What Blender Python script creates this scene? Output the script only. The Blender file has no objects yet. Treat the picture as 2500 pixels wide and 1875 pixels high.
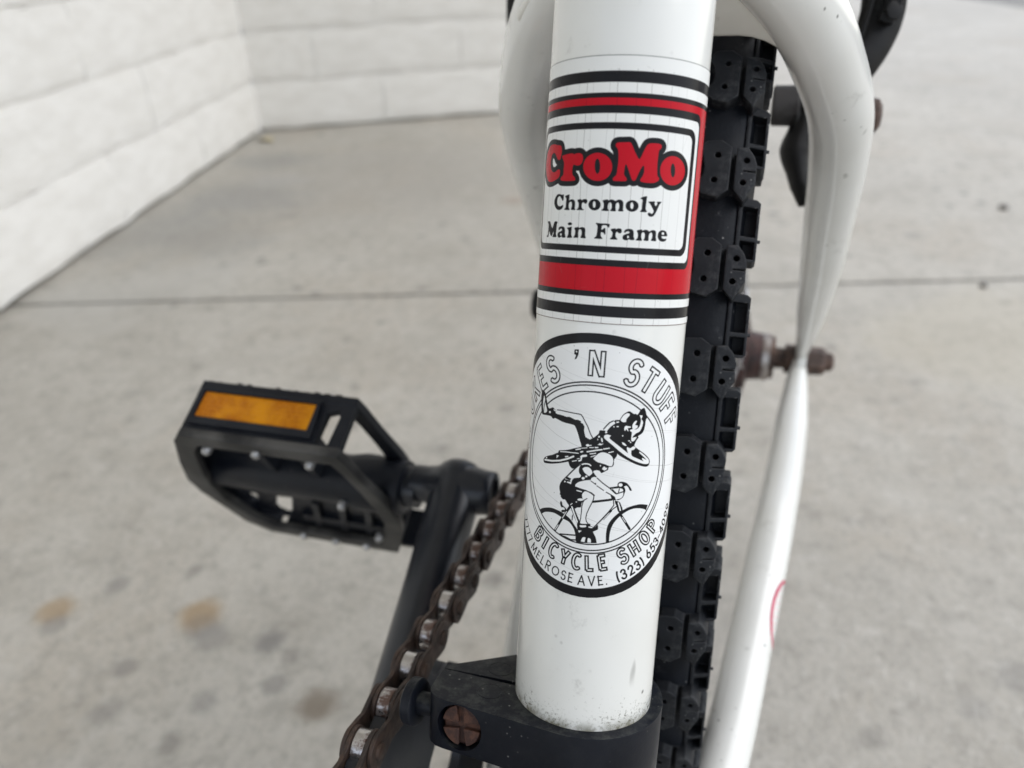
import bpy, bmesh, math, random
import numpy as np
from mathutils import Vector, Matrix

S = bpy.context.scene
COL = S.collection
random.seed(7)
RNG = np.random.default_rng(11)

# ---------------------------------------------------------------- camera, sky, sun, exposure
# The bicycle is laid out in millimetres in the frame of its seat tube (z up the tube, x forward, y to its left)
# and stands on the ground through one rotation (WROT) that leans that frame back to the real seat-tube angle.
WROT = Matrix(((0.94003719, -0.00448547, -0.34104245),
               (0.0, 0.99991352, -0.01315110),
               (0.34107195, 0.01236252, 0.93995590)))
BASE = Vector((-364.9567, 0.0, -291.8870))

cam = bpy.data.cameras.new('camera')
cam.sensor_width = 36.0
cam.lens = 36.0 * 1889.47 / 2500.0
cam.clip_start = 0.005
cam.clip_end = 300.0
cam.dof.use_dof = True
cam.dof.focus_distance = 0.150
cam.dof.aperture_fstop = 14.5
cam.dof.aperture_blades = 0
camo = bpy.data.objects.new('camera', cam)
COL.objects.link(camo)
_right = Vector((-0.28582497, 0.95763355, -0.03524309))
_down = Vector((0.48879020, 0.11405848, -0.86491318))
_fwd = Vector((-0.82425010, -0.26444026, -0.50068265))
_m = Matrix((_right, -_down, -_fwd)).transposed().to_4x4()
_m.translation = Vector((0.382105, 0.018897, 0.449435))
camo.matrix_world = _m
S.camera = camo

SUN_EL, SUN_AZ = math.radians(58), math.radians(100)     # azimuth measured from +x towards +y
world = bpy.data.worlds.new('World')
S.world = world
world.use_nodes = True
wt = world.node_tree
wt.nodes.clear()
w_out = wt.nodes.new('ShaderNodeOutputWorld')
w_bg = wt.nodes.new('ShaderNodeBackground')
w_sky = wt.nodes.new('ShaderNodeTexSky')
w_sky.sky_type = 'NISHITA'
w_sky.sun_disc = False
w_sky.sun_elevation = SUN_EL
w_sky.sun_rotation = math.pi / 2 - SUN_AZ
w_sky.air_density = 1.0
w_sky.dust_density = 1.0
w_hsv = wt.nodes.new('ShaderNodeHueSaturation')           # a thin overcast: the blue of the sky is washed out
w_hsv.inputs['Saturation'].default_value = 0.40
wt.links.new(w_sky.outputs[0], w_hsv.inputs['Color'])
wt.links.new(w_hsv.outputs[0], w_bg.inputs['Color'])
wt.links.new(w_bg.outputs[0], w_out.inputs['Surface'])
w_bg.inputs['Strength'].default_value = 0.125

sun = bpy.data.lights.new('sun', 'SUN')
sun.energy = 0.8
sun.angle = math.radians(80)
sun.color = (1.0, 0.965, 0.91)
suno = bpy.data.objects.new('sun', sun)
COL.objects.link(suno)
_sd = Vector((math.cos(SUN_EL) * math.cos(SUN_AZ), math.cos(SUN_EL) * math.sin(SUN_AZ), math.sin(SUN_EL)))
suno.rotation_euler = _sd.to_track_quat('Z', 'Y').to_euler()
suno.location = _sd * 20

S.view_settings.view_transform = 'Standard'
S.view_settings.look = 'None'
S.view_settings.gamma = 1.0
S.view_settings.use_curve_mapping = False
S.view_settings.exposure = 1.11
S.render.engine = 'CYCLES'
S.cycles.use_denoising = True
S.cycles.max_bounces = 8

# ---------------------------------------------------------------- material helpers
def new_mat(name):
    m = bpy.data.materials.new(name)
    m.use_nodes = True
    t = m.node_tree
    t.nodes.clear()
    o = t.nodes.new('ShaderNodeOutputMaterial')
    b = t.nodes.new('ShaderNodeBsdfPrincipled')
    t.links.new(b.outputs[0], o.inputs[0])
    return m, t, b


class NT:
    """small wrapper to write node graphs as expressions"""
    def __init__(self, t):
        self.t = t

    def n(self, typ, ins=None, **kw):
        nd = self.t.nodes.new(typ)
        for k, v in kw.items():
            setattr(nd, k, v)
        for k, v in (ins or {}).items():
            if isinstance(v, bpy.types.NodeSocket):
                self.t.links.new(v, nd.inputs[k])
            else:
                nd.inputs[k].default_value = v
        return nd

    def coord(self, which='Object'):
        return self.n('ShaderNodeTexCoord').outputs[which]

    def noise(self, vec, scale, detail=4, rough=0.55, dist=0.0):
        return self.n('ShaderNodeTexNoise', {'Vector': vec, 'Scale': scale, 'Detail': detail, 'Roughness': rough,
                                             'Distortion': dist}).outputs['Fac']

    def vor(self, vec, scale, feature='F1', rand=1.0):
        return self.n('ShaderNodeTexVoronoi', {'Vector': vec, 'Scale': scale, 'Randomness': rand},
                      feature=feature).outputs['Distance']

    def map(self, v, a, b, c=0.0, d=1.0, smooth=True):
        nd = self.n('ShaderNodeMapRange', {'Value': v, 'From Min': a, 'From Max': b, 'To Min': c, 'To Max': d})
        nd.interpolation_type = 'SMOOTHSTEP' if smooth else 'LINEAR'
        return nd.outputs[0]

    def math(self, op, a, b=0.0):
        return self.n('ShaderNodeMath', {0: a, 1: b}, operation=op).outputs[0]

    def mix(self, fac, a, b, mode='MIX'):
        nd = self.t.nodes.new('ShaderNodeMix')
        nd.data_type = 'RGBA'
        nd.blend_type = mode
        for k, v in ((0, fac), (6, a), (7, b)):
            if isinstance(v, bpy.types.NodeSocket):
                self.t.links.new(v, nd.inputs[k])
            else:
                nd.inputs[k].default_value = v if k == 0 else (tuple(v) + (1.0,))[:4]
        return nd.outputs[2]

    def bump(self, h, strength, dist):
        return self.n('ShaderNodeBump', {'Height': h, 'Strength': strength, 'Distance': dist}).outputs[0]

    def vmath(self, op, a, b=(0, 0, 0)):
        return self.n('ShaderNodeVectorMath', {0: a, 1: b}, operation=op)


def setin(b, t, **kw):
    for k, v in kw.items():
        k = k.replace('_', ' ')
        if isinstance(v, bpy.types.NodeSocket):
            t.links.new(v, b.inputs[k])
        else:
            b.inputs[k].default_value = (tuple(v) + (1.0,))[:4] if isinstance(v, (tuple, list)) else v


def noisy(name, c1, c2, scale, rough=0.5, rough2=None, metallic=0.0, lo=0.4, hi=0.6, bump=0.0, bscale=None, bdist=0.0005,
          specks=None, coat=0.0, spec=0.5, detail=5):
    """two-tone worn surface with optional light specks of dust"""
    m, t, b = new_mat(name)
    g = NT(t)
    co = g.coord()
    f = g.map(g.noise(co, scale, detail), lo, hi)
    col = g.mix(f, c1, c2)
    if specks:
        sc, thr, scol, amt = specks
        sp = g.map(g.vor(co, sc), 0.0, thr, 1.0, 0.0)
        sp = g.math('MULTIPLY', sp, g.map(g.noise(co, sc * 0.17, 3), 0.5, 0.66, 0.0, amt))
        col = g.mix(sp, col, scol)
    setin(b, t, Base_Color=col, Metallic=metallic)
    b.inputs['Specular IOR Level'].default_value = spec
    if rough2 is None:
        b.inputs['Roughness'].default_value = rough
    else:
        t.links.new(g.map(f, 0, 1, rough, rough2, False), b.inputs['Roughness'])
    if coat:
        b.inputs['Coat Weight'].default_value = coat
        b.inputs['Coat Roughness'].default_value = 0.06
    if bump:
        t.links.new(g.bump(g.noise(co, bscale or scale * 4, 4), bump, bdist), b.inputs['Normal'])
    return m


# ---------------------------------------------------------------- mesh helpers (bicycle coordinates in mm)
def T(p):
    return ((p[0] - BASE.x) * 0.001, (p[1] - BASE.y) * 0.001, (p[2] - BASE.z) * 0.001)


def I(p):
    return tuple(p)


class MB:
    def __init__(self):
        self.v, self.f = [], []

    def add(self, vs, fs):
        o = len(self.v)
        self.v += [tuple(x) for x in vs]
        self.f += [tuple(i + o for i in f) for f in fs]
        return self

    def box(self, c, u, v, w, hu, hv, hw):
        c, u, v, w = Vector(c), Vector(u), Vector(v), Vector(w)
        vs = [c + u * hu * a + v * hv * b_ + w * hw * d for a in (-1, 1) for b_ in (-1, 1) for d in (-1, 1)]
        return self.add(vs, [(0, 1, 3, 2), (4, 6, 7, 5), (0, 4, 5, 1), (2, 3, 7, 6), (0, 2, 6, 4), (1, 5, 7, 3)])

    def lathe(self, o, axis, prof, seg=32, ref=(0.31, 0.17, 0.93)):
        """revolve [(t, r)...] about the axis; closes on the axis when r is 0"""
        o, a = Vector(o), Vector(axis).normalized()
        u = a.cross(Vector(ref)).normalized()
        w = a.cross(u)
        vs, fs = [], []
        for t_, r in prof:
            for k in range(seg):
                th = 2 * math.pi * k / seg
                vs.append(o + a * t_ + (u * math.cos(th) + w * math.sin(th)) * max(r, 1e-4))
        for i in range(len(prof) - 1):
            for k in range(seg):
                k2 = (k + 1) % seg
                fs.append((i * seg + k, i * seg + k2, (i + 1) * seg + k2, (i + 1) * seg + k))
        return self.add(vs, fs)

    def rod(self, p, q, r, seg=16, bev=0.0):
        p, q = Vector(p), Vector(q)
        L = (q - p).length
        b_ = bev or r * 0.12
        return self.lathe(p, q - p, [(0, 0), (0, r - b_), (b_, r), (L - b_, r), (L, r - b_), (L, 0)], seg)

    def sweep(self, pts, rad, seg=28, sub=8, flat=None, side=None, cap=True):
        """tube along a Catmull-Rom curve; flat gives a squash per point along the side vector"""
        P = [Vector(p) for p in pts]
        n = len(P)
        Q, R_, F = [], [], []
        fl = flat or [1.0] * n
        for i in range(n - 1):
            p0, p1, p2, p3 = P[max(i - 1, 0)], P[i], P[i + 1], P[min(i + 2, n - 1)]
            for s in range(sub):
                t_ = s / sub
                Q.append(0.5 * ((2 * p1) + (p2 - p0) * t_ + (2 * p0 - 5 * p1 + 4 * p2 - p3) * t_ ** 2
                                + (3 * p1 - p0 - 3 * p2 + p3) * t_ ** 3))
                R_.append(rad[i] * (1 - t_) + rad[i + 1] * t_)
                F.append(fl[i] * (1 - t_) + fl[i + 1] * t_)
        Q.append(P[-1]); R_.append(rad[-1]); F.append(fl[-1])
        vs, fs = [], []
        nrm = None
        for i, q in enumerate(Q):
            tg = (Q[min(i + 1, len(Q) - 1)] - Q[max(i - 1, 0)]).normalized()
            if side is not None:
                s_ = Vector(side)
                nrm = (s_ - tg * s_.dot(tg)).normalized()
            elif nrm is None:
                nrm = tg.orthogonal().normalized()
            else:
                nrm = (nrm - tg * nrm.dot(tg)).normalized()
            bn = tg.cross(nrm)
            for k in range(seg):
                th = 2 * math.pi * k / seg
                vs.append(q + nrm * math.cos(th) * R_[i] * F[i] + bn * math.sin(th) * R_[i])
        for i in range(len(Q) - 1):
            for k in range(seg):
                k2 = (k + 1) % seg
                fs.append((i * seg + k, i * seg + k2, (i + 1) * seg + k2, (i + 1) * seg + k))
        if cap:
            fs.append(tuple(range(seg))[::-1])
            fs.append(tuple((len(Q) - 1) * seg + k for k in range(seg)))
        return self.add(vs, fs)

    def prism(self, outline, fr, h0, h1, holes=(), bevel=0.0, pits=()):
        """outline (2d) extruded from h0 to h1 in the frame fr(u, v, h) -> 3d point; pits are blind holes (loop, depth)"""
        bm = bmesh.new()
        loops = [outline] + list(holes) + [p_ for p_, d_ in pits]
        top, edges = [], []
        for lp in loops:
            vs = [bm.verts.new((x, y, h1)) for x, y in lp]
            top.append(vs)
            edges += [bm.edges.new((vs[i], vs[(i + 1) % len(vs)])) for i in range(len(vs))]
        bmesh.ops.triangle_fill(bm, edges=edges, use_beauty=True, use_dissolve=False, normal=(0, 0, 1))
        for f in list(bm.faces):
            if f.normal.z < 0:
                f.normal_flip()
        nh = 1 + len(holes)
        low = []
        for li, vs in enumerate(top):
            zz = h0 if li < nh else h1 - pits[li - nh][1]
            lo = [bm.verts.new((v.co.x, v.co.y, zz)) for v in vs]
            low.append(lo)
            for i in range(len(vs)):
                j = (i + 1) % len(vs)
                bm.faces.new((vs[i], lo[i], lo[j], vs[j]))
        for lo in low[nh:]:
            bm.faces.new(lo)
        e2 = []
        for lo in low[:nh]:
            e2 += [bm.edges.get((lo[i], lo[(i + 1) % len(lo)])) for i in range(len(lo))]
        bmesh.ops.triangle_fill(bm, edges=e2, use_beauty=True, use_dissolve=False, normal=(0, 0, -1))
        bmesh.ops.recalc_face_normals(bm, faces=bm.faces)
        if bevel:
            bmesh.ops.dissolve_limit(bm, angle_limit=0.01, verts=bm.verts, edges=bm.edges)
            eds = [e for e in bm.edges if len(e.link_faces) == 2 and e.calc_face_angle(0) > 0.6]
            bmesh.ops.bevel(bm, geom=eds, offset=bevel, segments=3, profile=0.6, affect='EDGES', clamp_overlap=True)
        bm.verts.ensure_lookup_table()
        bm.verts.index_update()
        vs = [fr(v.co.x, v.co.y, v.co.z) for v in bm.verts]
        fs = [tuple(v.index for v in f.verts) for f in bm.faces]
        bm.free()
        return self.add(vs, fs)

    def build(self, name, mat, parent=None, smooth=40, conv=T, uv=None, bevel=0.0):
        me = bpy.data.meshes.new(name)
        me.from_pydata([conv(p) for p in self.v], [], self.f)
        bm = bmesh.new()
        bm.from_mesh(me)
        bmesh.ops.remove_doubles(bm, verts=bm.verts, dist=1e-6)
        bmesh.ops.recalc_face_normals(bm, faces=bm.faces)
        if bevel:
            eds = [e for e in bm.edges if len(e.link_faces) == 2 and e.calc_face_angle(0) > 0.5]
            bmesh.ops.bevel(bm, geom=eds, offset=bevel, segments=2, profile=0.7, affect='EDGES', clamp_overlap=True)
        bm.to_mesh(me)
        bm.free()
        if smooth:
            for p in me.polygons:
                p.use_smooth = True
            me.set_sharp_from_angle(angle=math.radians(smooth))
        if mat:
            me.materials.append(mat)
        o = bpy.data.objects.new(name, me)
        COL.objects.link(o)
        if parent:
            o.parent = parent
        return o


def circle(cx, cy, r, n=24, a0=0.0):
    return [(cx + r * math.cos(a0 + 2 * math.pi * i / n), cy + r * math.sin(a0 + 2 * math.pi * i / n)) for i in range(n)]


def hull2(pts):
    pts = sorted(set((round(x, 4), round(y, 4)) for x, y in pts))
    def half(ps):
        h = []
        for p in ps:
            while len(h) > 1 and (h[-1][0] - h[-2][0]) * (p[1] - h[-2][1]) - (h[-1][1] - h[-2][1]) * (p[0] - h[-2][0]) <= 0:
                h.pop()
            h.append(p)
        return h
    a, b = half(pts), half(pts[::-1])
    return a[:-1] + b[:-1]


def tag(o, label=None, cat=None, group=None, kind=None):
    for k, v in (('label', label), ('category', cat), ('group', group), ('kind', kind)):
        if v:
            o[k] = v
    return o


# ---------------------------------------------------------------- materials
M = {}


def make_concrete():
    m, t, b = new_mat('worn_concrete')
    g = NT(t)
    co = g.coord('Object')
    big = g.noise(co, 1.1, 5, 0.6)
    mid = g.noise(co, 7.0, 6, 0.65)
    fine = g.noise(co, 190.0, 3, 0.7)
    grit = g.vor(co, 260.0)
    col = g.mix(g.map(big, 0.35, 0.65), (0.425, 0.403, 0.358), (0.500, 0.476, 0.425))
    col = g.mix(g.map(mid, 0.40, 0.70, 0.0, 0.55), col, (0.340, 0.316, 0.270))
    col = g.mix(g.map(g.noise(g.vmath('ADD', co, (7.1, 2.2, 0)).outputs[0], 3.2, 5, 0.65), 0.48, 0.66, 0.0, 0.5), col, (0.42, 0.375, 0.31))
    col = g.mix(g.map(fine, 0.45, 0.75, 0.0, 0.45), col, (0.22, 0.215, 0.20))
    col = g.mix(g.map(g.noise(co, 42.0, 5, 0.7), 0.48, 0.66, 0.0, 0.50), col, (0.270, 0.255, 0.225))
    col = g.mix(g.map(g.noise(co, 105.0, 4, 0.7), 0.52, 0.70, 0.0, 0.5), col, (0.24, 0.228, 0.20))
    col = g.mix(g.map(g.noise(co, 18.0, 5, 0.7), 0.52, 0.68, 0.0, 0.5), col, (0.50, 0.48, 0.435))
    col = g.mix(g.map(g.noise(co, 60.0, 4, 0.7), 0.52, 0.70, 0.0, 0.65), col, (0.52, 0.50, 0.455))
    # scattered gum and oil spots
    n1 = g.noise(co, 30.0, 3)
    v1 = g.math('ADD', g.vor(co, 17.0), g.math('MULTIPLY', g.math('SUBTRACT', n1, 0.5), 0.55))
    col = g.mix(g.math('MULTIPLY', g.map(v1, 0.05, 0.22, 0.75, 0.0), g.map(g.noise(co, 4.3, 4, 0.6), 0.38, 0.60, 0.15, 1.0)), col, (0.19, 0.18, 0.165))
    v2 = g.math('ADD', g.vor(g.vmath('ADD', co, (3.3, 1.7, 0)).outputs[0], 6.0), g.math('MULTIPLY', g.math('SUBTRACT', n1, 0.5), 0.2))
    col = g.mix(g.map(v2, 0.03, 0.14, 0.45, 0.0), col, (0.22, 0.205, 0.185))
    # the stains one can point to: (x, y, radius, colour, strength)
    dirt = (0.200, 0.165, 0.125)
    dark = (0.165, 0.160, 0.155)
    rust = (0.330, 0.225, 0.115)
    for x, y, r, c, s in ((0.042, -0.353, 0.022, rust, 0.75), (0.052, -0.345, 0.017, dark, 0.35), (0.066, -0.470, 0.019, rust, 0.7),
                          (0.080, -0.458, 0.013, dark, 0.45), (0.093, -0.222, 0.020, dirt, 0.85), (0.053, -0.286, 0.016, dark, 0.7),
                          (0.030, -0.440, 0.014, dark, 0.5), (0.100, -0.375, 0.012, dark, 0.5), (0.060, -0.330, 0.018, dark, 0.45),
                          (0.110, -0.300, 0.014, dark, 0.45), (0.085, -0.262, 0.012, dark, 0.5), (0.135, -0.360, 0.016, dark, 0.35),
                          (-0.055, 0.231, 0.018, dark, 0.35), (-0.020, 0.200, 0.014, dark, 0.3),
                          (-0.60, 0.34, 0.20, (0.43, 0.39, 0.30), 0.40), (-1.15, -0.75, 0.40, (0.31, 0.29, 0.26), 0.40),
                          (-1.05, -0.42, 0.035, (0.30, 0.23, 0.18), 0.5), (-0.75, -0.95, 0.20, (0.27, 0.265, 0.25), 0.55),
                          (-0.98, -0.98, 0.16, (0.25, 0.25, 0.245), 0.5), (-1.25, -1.08, 0.12, (0.24, 0.24, 0.235), 0.5),
                          (-0.50, -0.86, 0.17, (0.44, 0.43, 0.40), 0.5), (-1.10, -0.98, 0.09, (0.42, 0.41, 0.39), 0.4)):
        d = g.n('ShaderNodeVectorMath', {0: co, 1: (x, y, 0.0)}, operation='DISTANCE').outputs['Value']
        d = g.math('ADD', d, g.math('MULTIPLY', g.math('SUBTRACT', n1 if r < .06 else mid, 0.5), r * (0.9 if r < .06 else 1.8)))
        col = g.mix(g.map(d, r * 0.35, r * 1.05, s, 0.0), col, c)
    # grime that has settled along the foot of the walls
    setin(b, t, Base_Color=col, Roughness=0.62)
    h = g.math('ADD', g.math('MULTIPLY', grit, 0.5), g.math('MULTIPLY', fine, 1.0))
    t.links.new(g.bump(h, 0.55, 0.0012), b.inputs['Normal'])
    return m


def make_block_paint():
    m, t, b = new_mat('white_block_paint')
    g = NT(t)
    co = g.coord('Object')
    f1 = g.noise(co, 5.0, 5, 0.6)
    f2 = g.noise(co, 45.0, 5, 0.65)
    col = g.mix(g.map(f1, 0.35, 0.68), (0.79, 0.768, 0.722), (0.72, 0.695, 0.645))
    col = g.mix(g.map(f2, 0.60, 0.74, 0.0, 0.35), col, (0.60, 0.585, 0.55))
    pit = g.math('ADD', g.vor(co, 28.0), g.math('MULTIPLY', g.math('SUBTRACT', f2, 0.5), 0.3))
    col = g.mix(g.map(pit, 0.02, 0.10, 0.45, 0.0), col, (0.40, 0.385, 0.36))
    setin(b, t, Base_Color=col, Roughness=0.72)
    h = g.math('ADD', g.noise(co, 16.0, 5, 0.6), g.math('MULTIPLY', f2, 0.35))
    t.links.new(g.bump(h, 0.4, 0.005), b.inputs['Normal'])
    return m


def make_frame_paint(name='white_frame_paint', grime=True):
    """glossy off-white enamel with chips; grime where the tube meets the clamp"""
    m, t, b = new_mat(name)
    g = NT(t)
    co = g.coord('Object')
    col = g.mix(g.map(g.noise(co, 40.0, 3), 0.35, 0.65), (0.735, 0.738, 0.705), (0.705, 0.706, 0.668))
    # pin-head chips and scuffs
    sp = g.map(g.vor(co, 330.0), 0.05, 0.20, 1.0, 0.0)
    sp = g.math('MULTIPLY', sp, g.map(g.noise(co, 85.0, 2), 0.55, 0.66, 0.0, 0.85))
    col = g.mix(sp, col, (0.07, 0.065, 0.06))
    sm = g.math('MULTIPLY', g.map(g.noise(co, 160.0, 5, 0.7), 0.58, 0.76), g.map(g.noise(co, 38.0, 3), 0.50, 0.62))
    col = g.mix(g.math('MULTIPLY', sm, 0.5), col, (0.36, 0.355, 0.33))
    st = g.n('ShaderNodeMapping', {'Vector': co, 'Scale': (150.0, 150.0, 42.0), 'Rotation': (0.0, 0.0, 0.0)}).outputs[0]
    sc = g.map(g.noise(st, 1.0, 2), 0.70, 0.76, 0.0, 0.6)
    col = g.mix(sc, col, (0.22, 0.215, 0.20))
    if grime:
        z = g.n('ShaderNodeSeparateXYZ', {0: co}).outputs[2]
        band = g.map(z, 0.1990, 0.2070, 1.0, 0.0)
        gr = g.math('ADD', g.noise(co, 1500.0, 4, 0.75), g.math('MULTIPLY', band, 0.13))
        gr = g.math('MULTIPLY', g.map(gr, 0.60, 0.74), g.math('MULTIPLY', g.map(z, 0.2005, 0.2120, 1.0, 0.0), g.map(z, 0.194, 0.197)))
        gr = g.math('MULTIPLY', gr, g.map(g.noise(co, 130.0, 3), 0.36, 0.60, 0.25, 1.0))
        col = g.mix(g.math('MULTIPLY', gr, 0.85), col, (0.13, 0.12, 0.085))
        band2 = g.math('MULTIPLY', g.math('MULTIPLY', g.map(z, 0.1990, 0.2020, 0.8, 0.0), g.map(z, 0.194, 0.197)), g.map(g.noise(co, 420.0, 4), 0.35, 0.6))
        col = g.mix(band2, col, (0.20, 0.19, 0.13))
    setin(b, t, Base_Color=col, Roughness=0.24)
    b.inputs['Coat Weight'].default_value = 0.6
    b.inputs['Coat Roughness'].default_value = 0.03
    t.links.new(g.bump(g.noise(co, 300.0, 3), 0.05, 0.0004), b.inputs['Normal'])
    return m


M['concrete'] = make_concrete()
M['block'] = make_block_paint()
M['paint'] = make_frame_paint()
M['rear_paint'] = make_frame_paint('white_stay_paint', False)
M['asphalt'] = noisy('asphalt', (0.045, 0.046, 0.05), (0.07, 0.07, 0.075), 90.0, 0.9, bump=0.5, bscale=300, bdist=0.002)
M['joint'] = noisy('joint_dirt', (0.20, 0.195, 0.18), (0.28, 0.27, 0.25), 30.0, 0.95)
M['rubber'] = noisy('tyre_rubber', (0.0055, 0.0068, 0.0095), (0.0105, 0.0125, 0.0165), 90.0, 0.50, 0.68, lo=0.35, hi=0.65, bump=0.25, bscale=700,
                    bdist=0.0003, specks=(520.0, 0.22, (0.22, 0.22, 0.22), 0.8), spec=0.35)
M['plastic'] = noisy('black_clamp_plastic', (0.0035, 0.0048, 0.0085), (0.0065, 0.0080, 0.0125), 60.0, 0.36, 0.46, bump=0.12, bscale=1500, bdist=0.0002,
                     specks=(480.0, 0.16, (0.30, 0.30, 0.28), 0.9), spec=0.32)


def make_clamp_plastic():
    m, t, b = new_mat('dusty_black_plastic')
    g = NT(t)
    co = g.coord()
    f = g.map(g.noise(co, 60.0, 5), 0.4, 0.6)
    col = g.mix(f, (0.0035, 0.0048, 0.0085), (0.0065, 0.0080, 0.0125))
    n3 = g.n('ShaderNodeSeparateXYZ', {0: g.n('ShaderNodeNewGeometry').outputs['Normal']}).outputs[2]
    dust = g.math('MULTIPLY', g.map(g.noise(co, 330.0, 6, 0.75), 0.42, 0.68), g.map(n3, 0.35, 0.95, 0.08, 1.0))
    col = g.mix(g.math('MULTIPLY', dust, 0.55), col, (0.060, 0.063, 0.058))   # dust lies on what faces up
    sp = g.math('MULTIPLY', g.map(g.vor(co, 520.0), 0.0, 0.15, 1.0, 0.0), g.map(g.noise(co, 90.0, 3), 0.48, 0.60))
    col = g.mix(g.math('MULTIPLY', sp, 0.85), col, (0.30, 0.30, 0.28))
    mp = g.n('ShaderNodeMapping', {'Vector': co, 'Scale': (60.0, 60.0, 900.0), 'Rotation': (0.5, 0.4, 0.0)}).outputs[0]
    col = g.mix(g.map(g.noise(mp, 1.0, 3), 0.70, 0.78, 0.0, 0.5), col, (0.12, 0.12, 0.12))
    setin(b, t, Base_Color=col, Roughness=g.map(f, 0, 1, 0.34, 0.46, False))
    b.inputs['Specular IOR Level'].default_value = 0.20
    t.links.new(g.bump(g.noise(co, 1500.0, 3), 0.12, 0.0002), b.inputs['Normal'])
    return m


M['plastic'] = make_clamp_plastic()
M['pedal'] = noisy('black_pedal_plastic', (0.0055, 0.0070, 0.0115), (0.0115, 0.0135, 0.0180), 70.0, 0.36, 0.5, bump=0.1, bscale=600, bdist=0.0003,
                   specks=(420.0, 0.16, (0.20, 0.19, 0.17), 0.6), spec=0.24)
M['pedal_worn'] = noisy('worn_pedal_edge', (0.018, 0.018, 0.018), (0.085, 0.082, 0.076), 60.0, 0.5, 0.65, bump=0.2, bscale=500, bdist=0.0004, lo=0.35, hi=0.65, spec=0.3)
M['crank'] = noisy('black_crank_enamel', (0.009, 0.0115, 0.0175), (0.013, 0.0155, 0.022), 60.0, 0.28, 0.36, spec=0.55)
M['rust_plate'] = noisy('rusty_chain_plate', (0.075, 0.048, 0.036), (0.040, 0.031, 0.027), 260.0, 0.45, 0.6, metallic=0.35, lo=0.38, hi=0.62, bump=0.3,
                        bscale=1400, bdist=0.0002)
M['rust_screw'] = noisy('rusty_screw', (0.085, 0.036, 0.022), (0.042, 0.019, 0.014), 600.0, 0.75, metallic=0.15, bump=0.6, bscale=1500, bdist=0.0003)
M['bare_rust'] = noisy('rusty_axle_steel', (0.115, 0.072, 0.055), (0.070, 0.052, 0.045), 150.0, 0.5, 0.7, metallic=0.4, bump=0.3, bscale=500, bdist=0.0003)
M['hub'] = noisy('tarnished_hub', (0.085, 0.048, 0.044), (0.052, 0.038, 0.036), 120.0, 0.45, 0.6, metallic=0.35)
M['ring'] = noisy('dull_chrome', (0.50, 0.47, 0.45), (0.30, 0.26, 0.24), 200.0, 0.35, 0.55, metallic=0.8)
M['steel'] = noisy('pin_steel', (0.60, 0.60, 0.60), (0.32, 0.32, 0.32), 500.0, 0.35, 0.5, metallic=0.85)
M['dark'] = noisy('black_brake_enamel', (0.0045, 0.0042, 0.0042), (0.009, 0.0085, 0.008), 120.0, 0.40, 0.55, spec=0.22)
M['pad'] = noisy('grey_pad_holder', (0.030, 0.027, 0.026), (0.060, 0.056, 0.054), 90.0, 0.65, spec=0.3)
M['rim'] = noisy('steel_rim', (0.55, 0.55, 0.56), (0.42, 0.41, 0.41), 90.0, 0.25, 0.4, metallic=0.9)
M['fleck'] = noisy('white_paint_fleck', (0.75, 0.76, 0.78), (0.7, 0.71, 0.73), 100.0, 0.5)
M['leaf'] = noisy('dry_leaf', (0.62, 0.55, 0.36), (0.52, 0.44, 0.26), 90.0, 0.7)
M['stone'] = noisy('grey_pebble', (0.21, 0.20, 0.185), (0.15, 0.14, 0.13), 90.0, 0.8)


def make_rubber(name, c1, c2, dustc, dlo):
    m, t, b = new_mat(name)
    g = NT(t)
    co = g.coord()
    f = g.map(g.noise(co, 90.0, 5), 0.35, 0.65)
    col = g.mix(f, c1, c2)
    bv = g.n('ShaderNodeBevel', {'Radius': 0.0007})
    bv.samples = 6
    geo = g.n('ShaderNodeNewGeometry')
    d = g.n('ShaderNodeVectorMath', {0: bv.outputs[0], 1: geo.outputs['Normal']}, operation='DOT_PRODUCT').outputs['Value']
    edge = g.math('MULTIPLY', g.map(d, 0.995, 0.80, 0.0, 1.0), g.map(g.noise(co, 420.0, 4, 0.7), 0.35, 0.7))
    col = g.mix(g.math('MULTIPLY', edge, 0.55), col, (0.085, 0.088, 0.092))
    dust = g.math('MULTIPLY', g.map(g.noise(co, 260.0, 6, 0.75), dlo, dlo + 0.2), g.map(g.noise(co, 55.0, 3), 0.40, 0.62))
    col = g.mix(g.math('MULTIPLY', dust, 0.6), col, dustc)
    sp = g.math('MULTIPLY', g.map(g.vor(co, 480.0), 0.0, 0.17, 1.0, 0.0), g.map(g.noise(co, 80.0, 3), 0.5, 0.62))
    col = g.mix(g.math('MULTIPLY', sp, 0.8), col, (0.30, 0.30, 0.29))
    setin(b, t, Base_Color=col, Roughness=g.map(f, 0, 1, 0.48, 0.66, False))
    b.inputs['Specular IOR Level'].default_value = 0.17
    bp = g.n('ShaderNodeBump', {'Height': g.noise(co, 800.0, 4), 'Strength': 0.3, 'Distance': 0.0003, 'Normal': bv.outputs[0]})
    t.links.new(bp.outputs[0], b.inputs['Normal'])
    return m


M['rubber'] = make_rubber('tyre_casing_rubber', (0.0034, 0.0046, 0.0072), (0.0075, 0.0092, 0.0130), (0.050, 0.053, 0.058), 0.54)
M['knob'] = make_rubber('worn_knob_rubber', (0.0085, 0.0098, 0.0122), (0.0170, 0.0190, 0.0225), (0.095, 0.097, 0.098), 0.47)


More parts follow.
